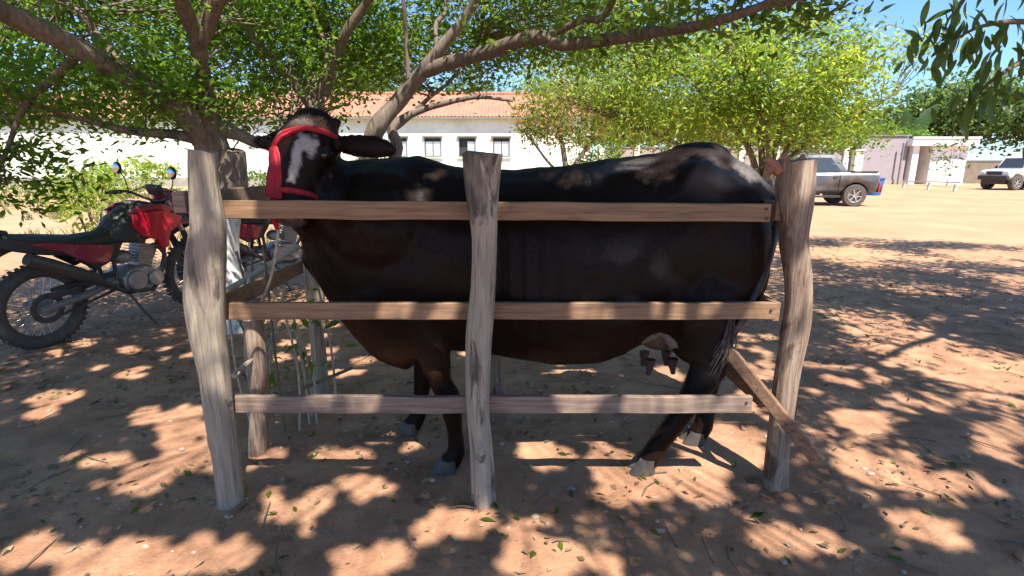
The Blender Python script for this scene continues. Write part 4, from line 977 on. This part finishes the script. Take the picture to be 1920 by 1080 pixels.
# thin poles at the left end
MB().tube(smooth_path([W(438, 705, 2.2), W(490, 655, 2.5), W(530, 612, 2.8)], [.012]*3, 4)[0], .012, 8).build('pole', M_stick, pen, True)
MB().tube(smooth_path([W(425, 545, 2.6), W(480, 512, 2.75), W(560, 462, 2.95)], [.02, .018, .014], 4)[0], .017, 8).build('pole', M_stick, pen, True)
MB().tube(smooth_path([W(500, 755, 2.55), W(575, 725, 2.7), W(660, 690, 2.9)], [.012]*3, 4)[0], .01, 8).build('pole', M_twig, pen, True)
# reed like dry stalks standing in the pen's left end
st = thing('dry_stalks', 'dry upright stalks standing inside the left end of the pen under the cow head', 'plant', W(525, 745, 2.7)*Vector((1, 1, 0)) if False else (-1.2, 2.72, 0))
for k in range(13):
    x = -1.42+random.random()*.42; y = 2.58+random.random()*.3; h = random.uniform(.55, 1.02)
    pts = [(x, y, 0), (x+random.gauss(0, .03), y, h*.5), (x+random.gauss(0, .06), y+random.gauss(0, .03), h)]
    MB().tube(smooth_path(pts, [.006, .005, .003], 4)[0], [.007]*9, 6).build('stalk', M_stick if k % 3 else M_twig, st, True)
cs = np.array([(-1.2+random.gauss(0, .14), 2.75+random.gauss(0, .1), random.uniform(.1, .75)) for _ in range(90)])
leaf_mesh('stalk_leaves', cs, .07, M_leaf2, st, True, .3)

# ------------------------------------------------------------------ the cow
def coat_mat():
    m, N, L, p, o = newmat('cow_coat')
    at = N.new('ShaderNodeAttribute'); at.attribute_name = 'pigment_and_sun'
    v = coords(N, L, (1, 1, .35)); f = noise_n(N, L, v, 130, 4, .6); b2_ = noise_n(N, L, coords(N, L), 4, 5, .6)
    dark = mixc(N, L, b2_, (.005, .0028, .002), (.016, .0072, .004))
    br_ = mixc(N, L, b2_, (.045, .02, .010), (.085, .04, .018))
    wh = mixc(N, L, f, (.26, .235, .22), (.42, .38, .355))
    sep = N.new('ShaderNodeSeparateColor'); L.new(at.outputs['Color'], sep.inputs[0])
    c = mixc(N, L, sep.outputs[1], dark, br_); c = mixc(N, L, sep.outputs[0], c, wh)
    L.new(c, p.inputs['Base Color']); p.inputs['Roughness'].default_value = .48
    p.inputs['Specular IOR Level'].default_value = .11
    bump(N, L, p, f, .25, .003); return m
CY = 2.47
cow = thing('cow', 'dark brown cow with white blaze and red halter standing inside the wooden pen', 'cow', (.1, CY, 0))
def build_cow():
    mb = MB()
    # torso sections: x, top, bottom, half width, vertical position of widest point (0..1 from bottom)
    S = [(-.97, 1.30, 1.05, .07, .5), (-.93, 1.36, .93, .13, .5), (-.86, 1.40, .78, .17, .5), (-.76, 1.42, .61, .20, .5), (-.66, 1.43, .50, .235, .5), (-.55, 1.435, .455, .255, .5),
         (-.42, 1.44, .49, .265, .48), (-.3, 1.41, .54, .28, .46), (-.15, 1.385, .535, .31, .44), (0, 1.38, .51, .335, .42), (.2, 1.395, .475, .35, .4), (.38, 1.42, .48, .345, .4),
         (.52, 1.44, .52, .325, .42), (.64, 1.455, .585, .30, .45), (.76, 1.475, .64, .285, .5), (.86, 1.48, .66, .275, .55), (.97, 1.445, .7, .255, .55), (1.06, 1.40, .82, .215, .55), (1.13, 1.335, .97, .16, .5), (1.185, 1.27, 1.06, .10, .5), (1.215, 1.22, 1.1, .05, .5)]
    n = 28; V = []; F = []
    for (x, zt, zb, hw_, wp) in S:
        for k in range(n):
            a_ = 2*math.pi*k/n; sx, cz = math.sin(a_), math.cos(a_)
            zc = zb+(zt-zb)*wp; z = zc + (zt-zc if cz > 0 else zc-zb)*cz
            e = 1.0 if x < .45 else .85
            yy = hw_*math.copysign(abs(sx)**(.82 if cz < 0 else (1.0 if x < .5 else .9)), sx)
            if cz > .5 and .55 < x < .95: yy *= 1.12
            V.append((x, CY+yy, z))
    for i in range(len(S)-1):
        for k in range(n): F.append((i*n+k, i*n+(k+1) % n, (i+1)*n+(k+1) % n, (i+1)*n+k))
    F.append(tuple(range(n))); F.append(tuple(range((len(S)-1)*n, len(S)*n))[::-1])
    mb.add(V, F)
    def T(pts, rad, flat=1.0, sub=5):
        P, Q = smooth_path(pts, rad, sub); mb.tube(P, Q, 16, flat=flat)
        mb.ell(P[0], (Q[0],)*3); mb.ell(P[-1], (Q[-1],)*3)
    # hips (hook bones), tail head, shoulder blades, ribs
    for sy in (-1, 1):
        T([(.76, CY+sy*.2, 1.37), (.84, CY+sy*.2, 1.33), (1.0, CY+sy*.15, 1.25), (1.14, CY+sy*.1, 1.2)], [.055, .065, .06, .05]); T([(.76, CY+sy*.2, 1.37), (.68, CY+sy*.2, 1.2), (.66, CY+sy*.19, 1.0)], [.05, .07, .08])
    mb.ell((.84, CY, 1.45), (.14, .07, .05)); mb.ell((1.16, CY-.10, 1.2), (.07, .07, .06)); mb.ell((1.16, CY+.1, 1.2), (.07, .07, .06))
    mb.ell((-.5, CY-.16, 1.1), (.14, .1, .28)); mb.ell((-.5, CY+.16, 1.1), (.14, .1, .28)); mb.ell((-.6, CY-.15, .82), (.13, .1, .16)); mb.ell((-.6, CY+.15, .82), (.13, .1, .16))
    for sy in (-1, 1):
        mb.ell((.92, CY+sy*.16, .98), (.22, .12, .34)); mb.ell((.82, CY+sy*.17, .74), (.16, .09, .2))
    # legs
    legs = {'near_fore': ([(-.42, CY-.15, .78), (-.37, CY-.17, .62), (-.33, CY-.18, .44), (-.29, CY-.195, .36), (-.265, CY-.205, .2), (-.26, CY-.21, .09)], [.12, .088, .052, .055, .036, .042]),
            'far_fore': ([(-.48, CY+.15, .78), (-.47, CY+.16, .6), (-.465, CY+.165, .44), (-.46, CY+.165, .36), (-.485, CY+.16, .2), (-.505, CY+.155, .09)], [.12, .088, .055, .058, .038, .044]),
            'near_hind': ([(.86, CY-.15, .82), (.84, CY-.17, .66), (.9, CY-.18, .54), (.86, CY-.19, .43), (.78, CY-.2, .28), (.69, CY-.205, .14), (.665, CY-.205, .09)], [.17, .14, .09, .068, .05, .047, .05]),
            'far_hind': ([(.95, CY+.15, .82), (.94, CY+.16, .66), (1.02, CY+.15, .53), (1.04, CY+.14, .42), (1.01, CY+.1, .25), (.99, CY+.05, .12), (.985, CY+.05, .09)], [.17, .14, .09, .068, .05, .047, .05])}
    for k, (p_, r_) in legs.items(): T(p_, r_)
    # pasterns
    feet = {}
    for k, (p_, r_) in legs.items():
        e = Vector(p_[-1]); feet[k] = e
        T([e, e+Vector((-.03, -.005, -.045))], [r_[-1], .05])
    # neck rises, bends left and to the camera
    T([(-.55, CY, 1.13), (-.75, CY-.03, 1.2), (-.86, CY-.07, 1.32), (-.9, CY-.11, 1.42)], [.30, .215, .16, .13])
    T([(-.6, CY, 1.0), (-.78, CY-.03, 1.08), (-.88, CY-.08, 1.2)], [.2, .15, .11])
    T([(-.93, CY-.02, .98), (-.8, CY, .76), (-.66, CY, .54), (-.52, CY, .46)], [.05, .05, .05, .04])     # dewlap
    # head: frontal, face tilted to the camera's left
    hc = W(578, 262, 2.24); 
    ax = (W(556, 418, 2.215)-W(582, 240, 2.33)); Lh = ax.length; d = ax.normalized()
    fwd = Vector((-.12, -1, 0)); fwd = (fwd-d*fwd.dot(d)).normalized(); sd = d.cross(fwd).normalized()
    P0 = W(582, 240, 2.33)
    M3 = Matrix((sd, fwd, d)).transposed()
    def hp(a_, f_, s_): return P0 + d*a_*Lh + fwd*f_ + sd*s_
    # skull loft along d: (t, half width, half depth, offset forward)
    HS = [(-.14, .04, .045, -.03), (-.1, .085, .07, -.025), (0, .112, .10, -.015), (.14, .122, .115, -.005), (.3, .118, .115, .0), (.45, .095, .105, .005), (.6, .077, .092, .01), (.75, .07, .078, .012), (.88, .074, .07, .012), (.98, .072, .06, .01), (1.04, .05, .04, .005)]
    V = []; F = []; n2 = 20
    for (t, hw_, hd, of) in HS:
        for k in range(n2):
            a_ = 2*math.pi*k/n2; V.append(hp(t, of+hd*math.cos(a_), hw_*math.copysign(abs(math.sin(a_))**.85, math.sin(a_))))
    for i in range(len(HS)-1):
        for k in range(n2): F.append((i*n2+k, i*n2+(k+1) % n2, (i+1)*n2+(k+1) % n2, (i+1)*n2+k))
    F.append(tuple(range(n2))); F.append(tuple(range((len(HS)-1)*n2, len(HS)*n2))[::-1])
    mb.add(V, F)
    for s_ in (-1, 1):
        mb.ell(hp(.26, .045, s_*.098), (.035, .035, .03))       # brow
        mb.ell(hp(.97, .05, s_*.042), (.022, .02, .018))        # nostril wing
        mb.ell(hp(.5, -.05, s_*.05), (.04, .07, .09), rot=M3)   # jaw
    mb.ell(hp(-.1, -.01, 0), (.085, .06, .05), rot=M3)          # poll
    # horn buds
    for s_ in (-1, 1): mb.tube([hp(-.06, -.02, s_*.085), hp(-.13, -.02, s_*.115)], [.028, .018], 10)
    # link to neck
    T([hp(.12, -.06, 0), (-.9, CY-.11, 1.36), (-.82, CY-.05, 1.24)], [.11, .15, .2])
    # ears: left one short and level, right one long, thick and level
    def ear(pts, wd, th):
        P, Q = smooth_path(pts, wd, 5); Vv = []; Ff = []; n3 = 14
        for i, p_ in enumerate(P):
            dd = (P[min(i+1, len(P)-1)]-P[max(i-1, 0)]).normalized(); up = Vector((0, 0, 1)); up = (up-dd*up.dot(dd)).normalized(); s2 = dd.cross(up)
            for k in range(n3):
                a_ = 2*math.pi*k/n3; Vv.append(p_+up*math.cos(a_)*Q[i]+s2*math.sin(a_)*th)
        for i in range(len(P)-1):
            for k in range(n3): Ff.append((i*n3+k, i*n3+(k+1) % n3, (i+1)*n3+(k+1) % n3, (i+1)*n3+k))
        Ff.append(tuple(range(n3))); Ff.append(tuple(range((len(P)-1)*n3, len(P)*n3))[::-1]); mb.add(Vv, Ff)
    ear([W(628, 268, 2.33), W(660, 272, 2.30), W(700, 276, 2.27), W(728, 281, 2.26), W(743, 285, 2.26)], [.032, .046, .05, .034, .010], .022)
    ear([W(530, 262, 2.27), W(510, 268, 2.25), W(490, 266, 2.23), W(474, 262, 2.22)], [.05, .045, .028, .012], .018)
    tmp = mb.build('tmp', None, None, smooth=False)
    r_ = tmp.modifiers.new('r', 'REMESH'); r_.mode = 'VOXEL'; r_.voxel_size = .0125
    s_ = tmp.modifiers.new('s', 'SMOOTH'); s_.factor = .5; s_.iterations = 5
    bake(tmp); me = tmp.data
    nv = len(me.vertices); co = np.empty(nv*3); me.vertices.foreach_get('co', co); co = co.reshape(-1, 3)
    # muscle and rib relief
    no = np.empty(nv*3); me.vertices.foreach_get('normal', no); no = no.reshape(-1, 3)
    x, y, z = co.T
    rib = .006*np.sin(x*2*math.pi/.075+z*2.2)*np.exp(-((x-.05)/.3)**2)*np.exp(-((z-.95)/.28)**2)
    hollow = -.02*np.exp(-((x-.6)/.13)**2-((z-1.2)/.12)**2)*(np.abs(y-CY) > .15)
    fold = .007*np.sin((x+z*.8)*60)*np.exp(-((x+.82)/.1)**2)*np.exp(-((z-1.1)/.2)**2)
    wob = np.array([noise.noise(Vector(c_)*5)+.5*noise.noise(Vector(c_)*13) for c_ in co])*.009*(z > .5)*(x > -.8)
    co = co + no*(rib+hollow+fold+wob)[:, None]
    # coat colour, with sun patches and a head highlight painted in
    col_ = np.zeros((nv, 4)); col_[:, 3] = 1
    P0a = np.array(P0); rel = co-P0a; ta = rel@np.array(d)/Lh; fa_ = rel@np.array(fwd); sa = rel@np.array(sd)
    nzs = np.array([noise.noise(Vector(c_)*22) for c_ in co])
    sgn = 1 if sd.x > 0 else -1; sx = sa*sgn             # + towards picture right
    headm = (ta > -.1) & (ta < 1.1) & (np.abs(sa) < .16) & (fa_ > -.02) & (x < -.72)
    blaze = headm & ((((sx-.045)/.06)**2+((ta-.25)/.14)**2 < 1+nzs*.8) | ((np.abs(sx-.02+.03*(ta-.3)) < .024+.01*nzs) & (ta > .25) & (ta < .78)))
    def ss(q): q = np.clip(q, 0, 1); return q*q*(3-2*q)
    n2_ = np.array([noise.noise(Vector(c_)*45) for c_ in co])*.5+nzs
    b1_ = 1.15-np.sqrt(((sx-.05)/.038)**2+((ta-.24)/.105)**2)+n2_*.7
    b2_ = (.021-np.abs(sx-.022+.045*(ta-.3)))/.012+.5+n2_*.8
    b2_ = np.where((ta > .22) & (ta < .64), b2_-.25, -1)
    b3_ = 1.0-np.sqrt(((sx+.07)/.022)**2+((ta-.16)/.05)**2)+n2_*.5
    col_[:, 0] = ss(np.maximum(np.maximum(b1_, b2_), b3_)*1.6)*headm*.95
    patch_noise = np.array([noise.noise(Vector(c_)*7) for c_ in co])
    grey = np.exp(-((x-.5)/.16)**2-((z-.93)/.13)**2)*np.clip(patch_noise*3, 0, 1)*.15 + np.exp(-((x-.95)/.15)**2-((z-1.36)/.07)**2)*np.clip(patch_noise*4+.3, 0, 1)*.45 + np.exp(-((x-.52)/.14)**2-((z-1.36)/.07)**2)*np.clip(patch_noise*4, 0, 1)*.3 + np.exp(-((x-.9)/.12)**2-((z-.5)/.2)**2)*.05  # sun patches painted grey on rump and back; grey tone on flank
    grey = np.maximum(grey, .22*np.clip(patch_noise*3+.2, 0, 1)*np.exp(-((ta+.03)/.08)**2)*(x < -.75)*(z > 1.4))  # grey highlight painted on the top of the head
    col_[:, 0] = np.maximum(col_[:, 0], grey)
    sp_ = (((x-.66)/.07)**2+((z-.62)/.05)**2 < 1)        # pale skin by the udder
    col_[sp_, 0] = .6
    brn = np.exp(-((x+.52)/.16)**2-((z-.53)/.09)**2)*1.0+np.exp(-((x+.7)/.1)**2-((z-.66)/.1)**2)*.4
    brn = np.maximum(brn, .35*headm*(ta < .1))
    col_[:, 1] = np.clip(brn, 0, 1)
    cox = co-np.array([.1, CY, 0]); me.vertices.foreach_set('co', cox.ravel())
    at = me.color_attributes.new('pigment_and_sun', 'FLOAT_COLOR', 'POINT'); at.data.foreach_set('color', col_.ravel())
    me.polygons.foreach_set('use_smooth', [True]*len(me.polygons)); me.update()
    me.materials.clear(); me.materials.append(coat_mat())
    tmp.name = 'body'; tmp.parent = cow
    # short hair lying over the coat
    nh = 90000; idx = rng.integers(0, nv, nh); P_ = cox[idx]; N_ = no[idx]; C_ = col_[idx]; cw = co[idx]
    hd_ = (cw[:, 0] < -.9) & (cw[:, 2] > 1.1)
    D_ = np.tile([.75, 0, -.6], (nh, 1)); D_[cw[:, 2] < .6] = [.1, 0, -1]; D_[hd_] = np.array(d)
    D_ = D_+rng.normal(size=(nh, 3))*.28; D_ -= N_*np.sum(D_*N_, 1)[:, None]; D_ /= np.linalg.norm(D_, axis=1)[:, None]
    S_ = np.cross(N_, D_); ln = rng.uniform(.010, .022, nh)[:, None]; ln[cw[:, 2] < .45] *= .6; ln[hd_] *= .6
    P_ = P_+rng.normal(size=(nh, 3))*.004; P_ -= N_*.002
    V_ = np.stack([P_-S_*.0011, P_+S_*.0011, P_+D_*ln+N_*(.001+.0035*rng.uniform(size=(nh, 1)))], 1).reshape(-1, 3)
    mh = bpy.data.meshes.new('coat_hair'); mh.vertices.add(3*nh); mh.loops.add(3*nh); mh.polygons.add(nh)
    mh.vertices.foreach_set('co', V_.ravel()); mh.loops.foreach_set('vertex_index', np.arange(3*nh, dtype=np.int32)); mh.polygons.foreach_set('loop_start', np.arange(0, 3*nh, 3, dtype=np.int32))
    mh.update(calc_edges=True)
    ah = mh.color_attributes.new('pigment_and_sun', 'FLOAT_COLOR', 'POINT'); ah.data.foreach_set('color', np.repeat(C_, 3, 0).ravel())
    ho = mesh_obj('coat_hair', mh, me.materials[0], cow); ho['kind'] = 'stuff'
    # hooves
    M_hoof = simple('hoof_horn', (.035, .03, .028), (.09, .075, .06), 30, .5)
    for k, e in feet.items():
        h = MB(); c = e+Vector((-.035, -.005, 0))
        for s2 in (-1, 1):
            V = []; F = []; n3 = 14
            for (zz, rx, ry, ox) in ((.072, .038, .024, 0), (.035, .05, .028, -.012), (0, .062, .031, -.024)):
                for q in range(n3):
                    a_ = 2*math.pi*q/n3; V.append((c.x+ox+rx*math.cos(a_), c.y+s2*.027+ry*math.sin(a_), zz))
            for i in range(2):
                for q in range(n3): F.append((i*n3+q, i*n3+(q+1) % n3, (i+1)*n3+(q+1) % n3, (i+1)*n3+q))
            F.append(tuple(range(n3))); F.append(tuple(range(2*n3, 3*n3))[::-1]); h.add(V, F)
        h.build('hoof', M_hoof, cow, True)
    # udder
    u_ = MB().ell((.71, CY+.0, .61), (.11, .12, .08), 24, 16)
    ud = u_.build('udder', simple('udder_skin', (.09, .07, .052), (.045, .033, .027), 12, .6), cow, True)
    for (dx, dy) in ((-.05, -.07), (.06, -.06), (-.05, .04), (.06, .05)):
        MB().tube([(.70+dx, CY-.03+dy, .51), (.70+dx, CY-.03+dy, .47), (.7+dx*1.1, CY-.03+dy, .435)], [.026, .017, .011], 10).build('teat', simple('teat_skin', (.05, .035, .03), None, 12, .6) if 'teat_skin' not in bpy.data.materials else bpy.data.materials['teat_skin'], ud, True)
    # tail
    tp = [W(1430, 350, 2.45), W(1449, 385, 2.38), W(1449, 440, 2.30), W(1428, 520, 2.24), W(1398, 585, 2.20), W(1366, 640, 2.19)]
    P, Q = smooth_path(tp, [.035, .03, .024, .02, .018, .016], 5)
    tl = MB().tube(P, Q, 12).build('tail', coat_dark, cow, True)
    sw = MB(); rr = random.Random(3)
    for k in range(60):
        s0 = P[-1]+Vector((rr.gauss(0, .008), rr.gauss(0, .008), .02+rr.random()*.12)); e0 = s0+Vector((-.05+rr.gauss(0, .02), rr.gauss(0, .02), -.12-rr.random()*.1))
        sw.tube([s0, (s0+e0)/2+Vector((.01, 0, 0)), e0], [.0035, .003, .001], 4, cap=False)
    sw.build('tail_switch', simple('switch_hair', (.02, .015, .012), (.12, .1, .08), 60, .7), tl, True, kind='stuff')
    # eyes
    for s2 in (-1, 1):
        e_ = MB().ell(hp(.31, .055, s2*.104), (.02, .02, .02), 14, 10).build('eye', M_eye, cow, True)
    for s2 in (-1, 1):
        MB().ell(hp(.985, .072, s2*.036), (.011, .006, .009), 10, 8).build('nostril', M_plastic, cow, True)
    mz = MB().ell(hp(.96, .035, 0), (.068, .042, .04), 18, 12, rot=M3).build('muzzle_skin', simple('muzzle_skin', (.05, .04, .04), (.02, .015, .015), 30, .35), cow, True)
    tf = MB(); rr2 = random.Random(5)
    for k in range(200):
        s0 = hp(-.07+rr2.gauss(0, .018), .035+rr2.gauss(0, .012), rr2.gauss(0, .03)); e0 = s0+d*(.03+rr2.random()*.04)+fwd*(.012+rr2.random()*.02)+sd*rr2.gauss(0, .012)
        tf.tube([s0, (s0+e0)/2+fwd*.012, e0], [.0018, .0015, .0006], 3, cap=False)
    tf.build('forelock', simple('forelock_hair', (.02, .014, .01), (.06, .045, .035), 60, .6), cow, True, kind='stuff')
    eh = MB()
    for (a_, b_) in ((W(640, 270, 2.32), W(741, 286, 2.25)), (W(520, 266, 2.26), W(474, 263, 2.22))):
        for k in range(170):
            t = rr2.random(); s0 = a_.lerp(b_, t)+Vector((0, rr2.gauss(0, .012), rr2.choice((-1, .7))*(.03-.012*t)*(1 if a_.x > -.75 else .8))); e0 = s0+(b_-a_).normalized()*(.01+rr2.random()*.015)+Vector((0, -.005, rr2.choice((-1, -1, .6))*(.01+rr2.random()*.016)))
            eh.tube([s0, e0], [.0014, .0004], 3, cap=False)
    eh.build('ear_fringe', bpy.data.materials['forelock_hair'], cow, True, kind='stuff')
    # red cloth halter: brow band, cheek straps, nose band
    M_cloth = simple('red_halter_cloth', (.38, .006, .02), (.25, .004, .015), 30, .75, bmp=.3)
    def strap(pts, wd, th=.006, nm='strap', nh=None, par=None, tri=None):
        P, Q = smooth_path(pts, wd, 6); V = []; F = []
        for i, p_ in enumerate(P):
            dd = (P[min(i+1, len(P)-1)]-P[max(i-1, 0)]).normalized(); nn = (nh or fwd); nn = (nn-dd*nn.dot(dd)).normalized(); s3 = dd.cross(nn)
            ww = Q[i]
            ww *= 1+.25*noise.noise(p_*35); fd = [-1+.2*q for q in range(11)]
            for a_ in fd: V.append(p_+s3*a_*ww+nn*(th*(1-abs(a_)**3*1.2)+min(ww*.35, .008)*noise.noise(Vector((a_*2.6, i*.12, ww*40)))+.002*noise.noise(p_*60)))
            for a_ in fd[::-1]: V.append(p_+s3*a_*ww*.98+nn*(-th))
        for i in range(len(P)-1):
            for k in range(22): F.append((i*22+k, i*22+(k+1) % 22, (i+1)*22+(k+1) % 22, (i+1)*22+k))
        F.append(tuple(range(22))); F.append(tuple(range((len(P)-1)*22, len(P)*22))[::-1])
        return MB().add(V, F).build(nm, M_cloth, par, True)
    L_ = -sgn   # picture left in sd units
    def surf(t, s_, lift=.006):          # point on the skull surface, front or flank
        hw_ = np.interp(t, [h_[0] for h_ in HS], [h_[1] for h_ in HS]); hd = np.interp(t, [h_[0] for h_ in HS], [h_[2] for h_ in HS]); of = np.interp(t, [h_[0] for h_ in HS], [h_[3] for h_ in HS])
        q = max(-1, min(1, s_)); ang_ = q*math.pi/2
        return hp(t, of+(hd+lift)*math.cos(ang_), (hw_+lift)*math.copysign(abs(math.sin(ang_))**.85, ang_))
    ht = strap([surf(.08, s_*sgn) for s_ in (1.0, .7, .45, .2)]+[surf(.12, .0*sgn), surf(.2, -.3*sgn), surf(.3, -.55*sgn), surf(.42, -.7*sgn)], [.008, .01, .011, .012, .013, .015, .018, .022], nm='halter', par=cow)
    strap([surf(.3, -.5*sgn, .01), surf(.45, -.48*sgn, .014), surf(.62, -.5*sgn, .02), surf(.8, -.55*sgn, .022)], [.018, .028, .036, .038], nm='cheek_cloth', par=ht)
    strap([surf(.72, s_*sgn, .008) for s_ in (1.0, .6, .2, -.2, -.6, -1.0)], [.011]*6, nm='nose_band', par=ht)
    strap([surf(.74, -.7*sgn, .012), surf(.92, -.75*sgn, .02), W(522, 430, 2.2)], [.022, .018, .012], nm='hanging_end', par=ht)
    MB().tube(smooth_path([W(524, 418, 2.2), W(508, 520, 2.2), W(470, 600, 2.28), W(432, 588, 2.13)], [.007]*4, 6)[0], .006, 6).build('lead_rope', M_stick, ht, True)
coat_dark = simple('tail_coat', (.012, .008, .007), (.03, .02, .015), 30, .5)
M_eye = simple('eye_gloss', (.01, .007, .006), None, 4, .06, 0, 0)
build_cow()

# ------------------------------------------------------------------ ground cover
def scatter(n, xr, yr, dens=None):
    out = []
    while len(out) < n:
        x = rng.uniform(*xr); y = yr[0]+(yr[1]-yr[0])*rng.uniform()**1.4
        if noise.noise(Vector((x*1.3, y*1.3, 4)))+.5*noise.noise(Vector((x*5, y*5, 8))) < rng.uniform(-.25, .3): continue
        out.append((x, y, hgt(x, y)+.006))
    return np.array(out)
o = leaf_mesh('leaf_litter', scatter(8500, (-6, 7), (.5, 9)), .04, M_litter, None, True, .5, 2.2)
o['label'] = 'small dry leaves scattered over the shaded soil'; o['category'] = 'leaf litter'
o = leaf_mesh('green_leaf_litter', scatter(700, (-5, 5), (.6, 6)), .05, M_leaf2, None, True, .4, 2.0)
o['label'] = 'few fresh green leaves fallen on the soil'; o['category'] = 'leaf litter'
mb = MB()
for k in range(900):
    x = rng.uniform(-5, 6); y = .6+7*rng.uniform()**1.3; r_ = rng.uniform(.004, .014)
    mb.ell((x, y, hgt(x, y)+r_*.3), (r_*rng.uniform(.8, 1.6), r_, r_*.7), 6, 4)
tag(mb.build('pebbles', simple('pebble', (.45, .34, .26), (.3, .2, .15), 20, .9)), 'small pebbles strewn over the reddish soil', 'pebbles', kind='stuff')
mb = MB()
for k in range(420):
    x = rng.uniform(-5, 6); y = .6+6*rng.uniform()**1.2; a_ = rng.uniform(0, 6.3); L_ = rng.uniform(.05, .28); c = Vector((x, y, hgt(x, y)+.01)); d_ = Vector((math.cos(a_), math.sin(a_), .03))*L_/2
    mb.tube([c-d_, c+Vector((rng.normal()*.01, rng.normal()*.01, .004)), c+d_], [.003, .0035, .0015], 4, cap=False)
tag(mb.build('fallen_twigs', M_twig, sharp=180), 'thin dry twigs lying on the soil', 'twigs', kind='stuff')
mb = MB()
for k in range(260):
    x = rng.uniform(-5, 6); y = .7+6*rng.uniform()**1.2; r_ = rng.uniform(.012, .035)
    if noise.noise(Vector((x*.9, y*.9, 14))) < 0: continue
    c0 = len(mb.v); mb.ell((x, y, hgt(x, y)+r_*.25), (r_*rng.uniform(.8, 1.5), r_, r_*.6), 8, 6)
    for q in range(c0, len(mb.v)): mb.v[q] = mb.v[q]+Vector((noise.noise(mb.v[q]*60), noise.noise(mb.v[q]*60+Vector((5, 0, 0))), noise.noise(mb.v[q]*60+Vector((0, 7, 0)))))*r_*.35
tag(mb.build('soil_clods', simple('soil_clod', (.34, .19, .115), (.22, .12, .07), 20, .95)), 'crumbly clods of reddish soil', 'soil', kind='stuff')
# grass tufts in the sunny yard on the left
def tufts(n, xr, yr, h, name, label):
    P = []; 
    V = []; F = []; var = []
    for k in range(n):
        x = rng.uniform(*xr); y = rng.uniform(*yr)
        if noise.noise(Vector((x*.35, y*.35, 9))) < -.05: continue
        for j in range(7):
            a_ = rng.uniform(0, 6.3); hh = h*rng.uniform(.5, 1.3); dx, dy = math.cos(a_)*hh*.5, math.sin(a_)*hh*.5; w_ = .012+y*.0006
            b0 = Vector((x+rng.normal()*.03, y+rng.normal()*.03, -.01)); px = Vector((-math.sin(a_)*w_, math.cos(a_)*w_, 0)); i0 = len(V)
            V += [tuple(b0-px), tuple(b0+px), tuple(b0+Vector((dx*.5, dy*.5, hh*.7))+px*.6), tuple(b0+Vector((dx, dy, hh)))]; F.append((i0, i0+1, i0+2, i0+3)); var.append(rng.uniform())
    me = bpy.data.meshes.new(name); me.from_pydata(V, [], F); at = me.attributes.new('leafvar', 'FLOAT', 'FACE'); at.data.foreach_set('value', var)
    tag(mesh_obj(name, me, M_grass), label, 'grass', kind='stuff')
tufts(5000, (-34, 2), (8, 35), .2, 'dry_grass', 'sparse dry yellow green grass in the sunny yard before the school')
